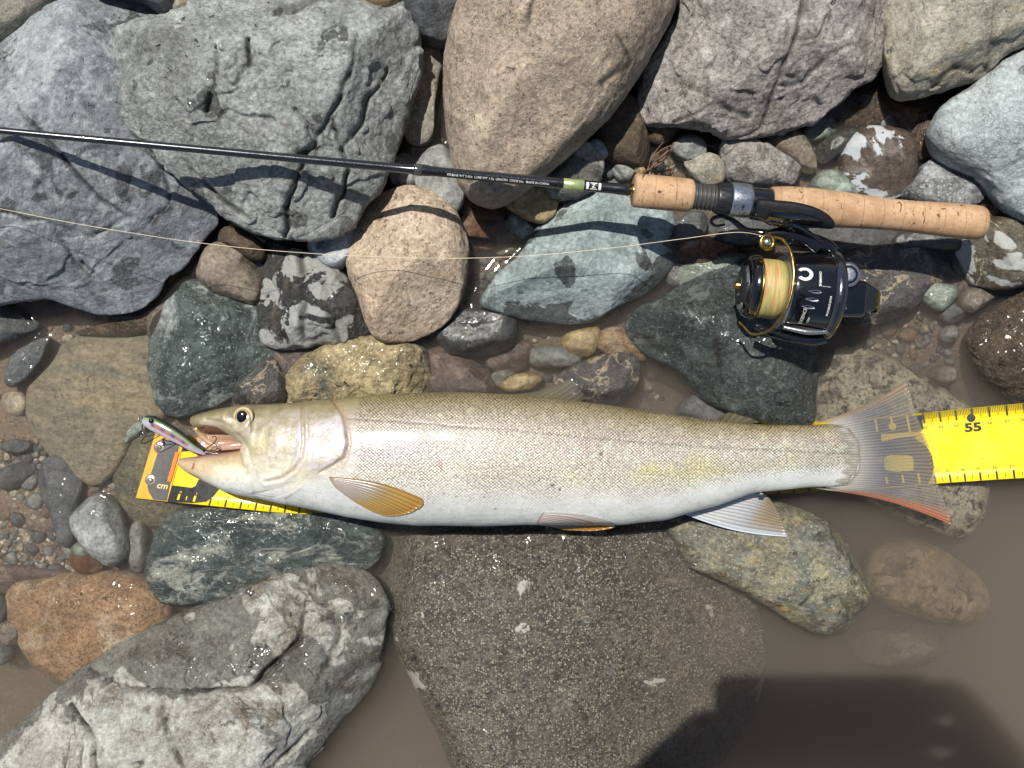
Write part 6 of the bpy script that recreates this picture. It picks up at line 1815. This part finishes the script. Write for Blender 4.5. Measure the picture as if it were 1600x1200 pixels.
# dry rootlets beside the foregrip
rt = Geo()
rr = random.Random(9)
for k in range(9):
    a0 = P(1016 + rr.uniform(-6, 8), 266 + rr.uniform(-4, 6), .012)
    a3 = P(1046 + rr.uniform(-10, 8), 226 + rr.uniform(-5, 8), .022)
    mid = [(a0 * (1 - f) + a3 * f) + np.array((rr.uniform(-.004, .004), rr.uniform(-.004, .004), rr.uniform(-.002, .004))) for f in (.33, .66)]
    rt.tube(catmull([a0, mid[0], mid[1], a3], 6), np.linspace(.0007, .0003, 19), 6)
tag(rt.obj("root_tuft", plain("dry_root", (112, 84, 66), .8, var=.15), None), "tuft of reddish dry rootlets beside the cork foregrip", "roots")

# ------------------------------------------------------------------ water
SOLID = HGT.copy()
for ax in (0, 1):
    SOLID = np.maximum(SOLID, np.maximum(np.roll(SOLID, 1, ax), np.roll(SOLID, -1, ax)))
wetm = SOLID > 0.0
dist = np.where(wetm, 0.0, 99.0)
for _ in range(9):
    for ax in (0, 1):
        for s in (1, -1):
            dist = np.minimum(dist, np.roll(dist, s, ax) + RS)
    for sx_ in (1, -1):
        for sy_ in (1, -1):
            dist = np.minimum(dist, np.roll(np.roll(dist, sx_, 0), sy_, 1) + RS * 1.414)
gx = np.linspace(RX0, RX1, RNX)
gy = np.linspace(RY0, RY1, RNY)
X, Y = np.meshgrid(gx, gy, indexing='ij')
pp = np.stack((X.ravel(), Y.ravel(), 0 * X.ravel()), 1)
zw = .0017 * np.exp(-dist.ravel() / .0026) + .00012 * fbm(pp * 40, 4, 2)
edge = np.minimum(np.minimum(X - RX0, RX1 - X), np.minimum(Y - RY0, RY1 - Y)).ravel()
zw = zw * sst(0, .02, edge)
V = np.stack((X.ravel(), Y.ravel(), zw), 1)
F = [np.array(grid_faces(RNX, RNY))[:, ::-1]]
BX0, BX1, BY0, BY1 = -2.5, 2.5, -2.3, 2.5
n0 = len(V)
ci = [0, (RNX - 1) * RNY, RNX * RNY - 1, RNY - 1]      # corners: (x0,y0),(x1,y0),(x1,y1),(x0,y1)
edges_idx = [np.arange(RNX) * RNY, (RNX - 1) * RNY + np.arange(RNY), (np.arange(RNX) * RNY + RNY - 1)[::-1], np.arange(RNY)[::-1]]
outer = np.array([(BX0, BY0, 0), (BX1, BY0, 0), (BX1, BY1, 0), (BX0, BY1, 0), (BX0, BY0, -.3), (BX1, BY0, -.3), (BX1, BY1, -.3), (BX0, BY1, -.3)])
V = np.vstack((V, outer))
Fp = []
for k in range(4):
    e = list(edges_idx[k])
    a, b = n0 + k, n0 + (k + 1) % 4
    for i, j in zip(e[:-1], e[1:]):
        Fp.append((a, j, i) if False else (i, a, j))
    Fp.append((e[-1], a, b))
Fq = [(n0, n0 + 1, n0 + 5, n0 + 4), (n0 + 1, n0 + 2, n0 + 6, n0 + 5), (n0 + 2, n0 + 3, n0 + 7, n0 + 6), (n0 + 3, n0, n0 + 4, n0 + 7), (n0 + 7, n0 + 6, n0 + 5, n0 + 4)]
me = mesh_np("water", V, [F[0], np.array(Fp), np.array(Fq)])
bmf = bmesh.new()
bmf.from_mesh(me)
bmesh.ops.recalc_face_normals(bmf, faces=bmf.faces[:])
bmf.to_mesh(me)
bmf.free()
t = NT("muddy_water")
v = t.coord()
wv = t.noise(v, 26, 3, .5, .5)
nb = t.bump(wv, .14, .01)
fr = t.n("ShaderNodeFresnel")
fr.inputs["IOR"].default_value = 1.33
t.set(fr.inputs["Normal"], nb)
gl_ = t.n("ShaderNodeBsdfGlossy")
gl_.inputs["Roughness"].default_value = .03
t.set(gl_.inputs["Normal"], nb)
tr_ = t.n("ShaderNodeBsdfTransparent")
mx = t.n("ShaderNodeMixShader")
t.t.links.new(fr.outputs[0], mx.inputs[0])
t.t.links.new(tr_.outputs[0], mx.inputs[1])
t.t.links.new(gl_.outputs[0], mx.inputs[2])
pv = t.n("ShaderNodeVolumePrincipled")
pv.inputs["Color"].default_value = (.765, .70, .62, 1)
pv.inputs["Density"].default_value = 19.0
pv.inputs["Anisotropy"].default_value = .35
t.t.links.new(pv.outputs[0], t.out.inputs["Volume"])
wm = t.surf(mx)
water = link("water", me, wm)
tag(water, kind="structure")

# foam bubbles clinging to the waterline
bb = Geo()
rb_ = random.Random(21)
for line, n_ in (([(612, 950), (640, 1010), (668, 1070), (694, 1120)], 34), ([(985, 823), (1040, 816), (1064, 808)], 16), ([(830, 823), (960, 826)], 8), ([(700, 1140), (740, 1200)], 8)):
    L = catmull([(a, b) for a, b in line], 12)
    for _ in range(n_):
        q = L[rb_.randrange(len(L))]
        p = P(q[0] + rb_.gauss(0, 2.5), q[1] + rb_.gauss(0, 2.5))
        r = rb_.uniform(.0005, .0013)
        V, F = dome(r, r * .9, 12, 6)
        bb.add([(x + p[0], y + p[1], z + .0008) for x, y, z in V], F)
t = NT("bubble_film")
fr = t.n("ShaderNodeFresnel")
fr.inputs["IOR"].default_value = 1.6
gb = t.n("ShaderNodeBsdfGlossy")
gb.inputs["Roughness"].default_value = .04
tb = t.n("ShaderNodeBsdfTransparent")
mb = t.n("ShaderNodeMixShader")
t.t.links.new(fr.outputs[0], mb.inputs[0])
t.t.links.new(tb.outputs[0], mb.inputs[1])
t.t.links.new(gb.outputs[0], mb.inputs[2])
tag(bb.obj("foam", t.surf(mb), None), "tiny foam bubbles along the waterline of the speckled boulder and fish", "foam", kind="stuff")

# ------------------------------------------------------------------ the photographer, seen only by the shadow on the water
phone = Geo()
def rrect(x0, x1, y0, y1, r, n=6):
    out = []
    for cx, cy, a0 in ((x1 - r, y1 - r, 0), (x0 + r, y1 - r, 90), (x0 + r, y0 + r, 180), (x1 - r, y0 + r, 270)):
        for k in range(n + 1):
            a = math.radians(a0 + 90 * k / n)
            out.append((cx + r * math.cos(a), cy + r * math.sin(a)))
    return out
PX0, PX1, PY0, PY1, PZ = -.018, .130, -.016, .057, .760
ph = thing("phone", (0.05, 0, PZ), "black phone held flat over the fish by the photographer", "phone")
phone.prism(rrect(PX0, PX1, PY0, PY1, .011), PZ, PZ + .008)
phone.obj("body", plain("phone_black", (24, 24, 26), .3), ph, False)
Geo().prism(rrect(PX0 + .004, PX1 - .004, PY0 + .004, PY1 - .004, .008), PZ + .0081, PZ + .0085).obj("screen", BLACKG, ph, False)
def skin_body(name, joints, bones, mat, root, parent=None, sub=1):
    me = bpy.data.meshes.new(name)
    names = list(joints)
    me.from_pydata([joints[k][:3] for k in names], [(names.index(a), names.index(b)) for a, b in bones], [])
    o = bpy.data.objects.new(name, me)
    COL.objects.link(o)
    me.materials.append(mat)
    o.modifiers.new("skin", 'SKIN').use_smooth_shade = True
    sv = me.skin_vertices[0].data
    for i, k in enumerate(names):
        r = joints[k][3]
        sv[i].radius = (r, r) if not isinstance(r, tuple) else r
        sv[i].use_root = (k == root)
    s_ = o.modifiers.new("sub", 'SUBSURF')
    s_.levels = s_.render_levels = sub
    if parent is not None:
        o.parent = parent
        o.matrix_parent_inverse = _chain(parent).inverted()
    return o
J = {"pelvis": (.10, -.86, .92, .13), "belly": (.09, -.76, 1.06, .135), "chest": (.07, -.62, 1.24, .15), "neck": (.06, -.50, 1.38, .058), "chin": (.055, -.43, 1.44, .07), "head": (.05, -.40, 1.53, .095), "crown": (.05, -.40, 1.60, .07),
     "sh_l": (-.11, -.54, 1.31, .068), "el_l": (-.19, -.30, 1.08, .048), "wr_l": (-.085, -.05, .80, .03), "ha_l": (-.047, +.008, .772, .024),
     "sh_r": (.25, -.54, 1.31, .068), "el_r": (.34, -.30, 1.08, .048), "wr_r": (.20, -.06, .80, .03), "ha_r": (.160, +.026, .772, .026),
     "hip_l": (0, -.85, .86, .10), "kn_l": (-.02, -.78, .46, .065), "an_l": (-.02, -.84, -.02, .045), "to_l": (-.03, -.70, -.05, .035),
     "hip_r": (.20, -.85, .86, .10), "kn_r": (.22, -.78, .46, .065), "an_r": (.22, -.84, -.02, .045), "to_r": (.23, -.70, -.05, .035)}
Bn = [("pelvis", "belly"), ("belly", "chest"), ("chest", "neck"), ("neck", "chin"), ("chin", "head"), ("head", "crown"), ("chest", "sh_l"), ("sh_l", "el_l"), ("el_l", "wr_l"), ("wr_l", "ha_l"), ("chest", "sh_r"), ("sh_r", "el_r"), ("el_r", "wr_r"), ("wr_r", "ha_r"),
      ("pelvis", "hip_l"), ("hip_l", "kn_l"), ("kn_l", "an_l"), ("an_l", "to_l"), ("pelvis", "hip_r"), ("hip_r", "kn_r"), ("kn_r", "an_r"), ("an_r", "to_r")]
for sd_, hx, s in (("l", -.047, 1), ("r", .160, -1)):
    for q in range(4):
        y0 = (.032 if sd_ == 'l' else .052) - q * .017 + (.004 if q in (1, 2) else 0)
        J[f"k{q}{sd_}"] = (hx + s * .012, y0, .782, .0095)
        J[f"m{q}{sd_}"] = (hx + s * (.026 + .004 * (q in (1, 2))), y0, .782, .0088)
        J[f"t{q}{sd_}"] = (hx + s * (.044 + .006 * (q in (1, 2))), y0 - .002, .776, .0075)
        Bn += [("ha_" + sd_, f"k{q}{sd_}"), (f"k{q}{sd_}", f"m{q}{sd_}"), (f"m{q}{sd_}", f"t{q}{sd_}")]
    J["b" + sd_] = (hx + s * .006, -.020, .762, .011)
    J["p" + sd_] = (hx + s * .022, -.024, .757, .0095)
    Bn += [("ha_" + sd_, "b" + sd_), ("b" + sd_, "p" + sd_)]
person = skin_body("person", J, Bn, plain("dark_outdoor_clothing", (48, 52, 58), .85, var=.15, scale=120), "pelvis", None, 2)
tag(person, "person in dark clothes leaning over the fish and holding a phone", "person")
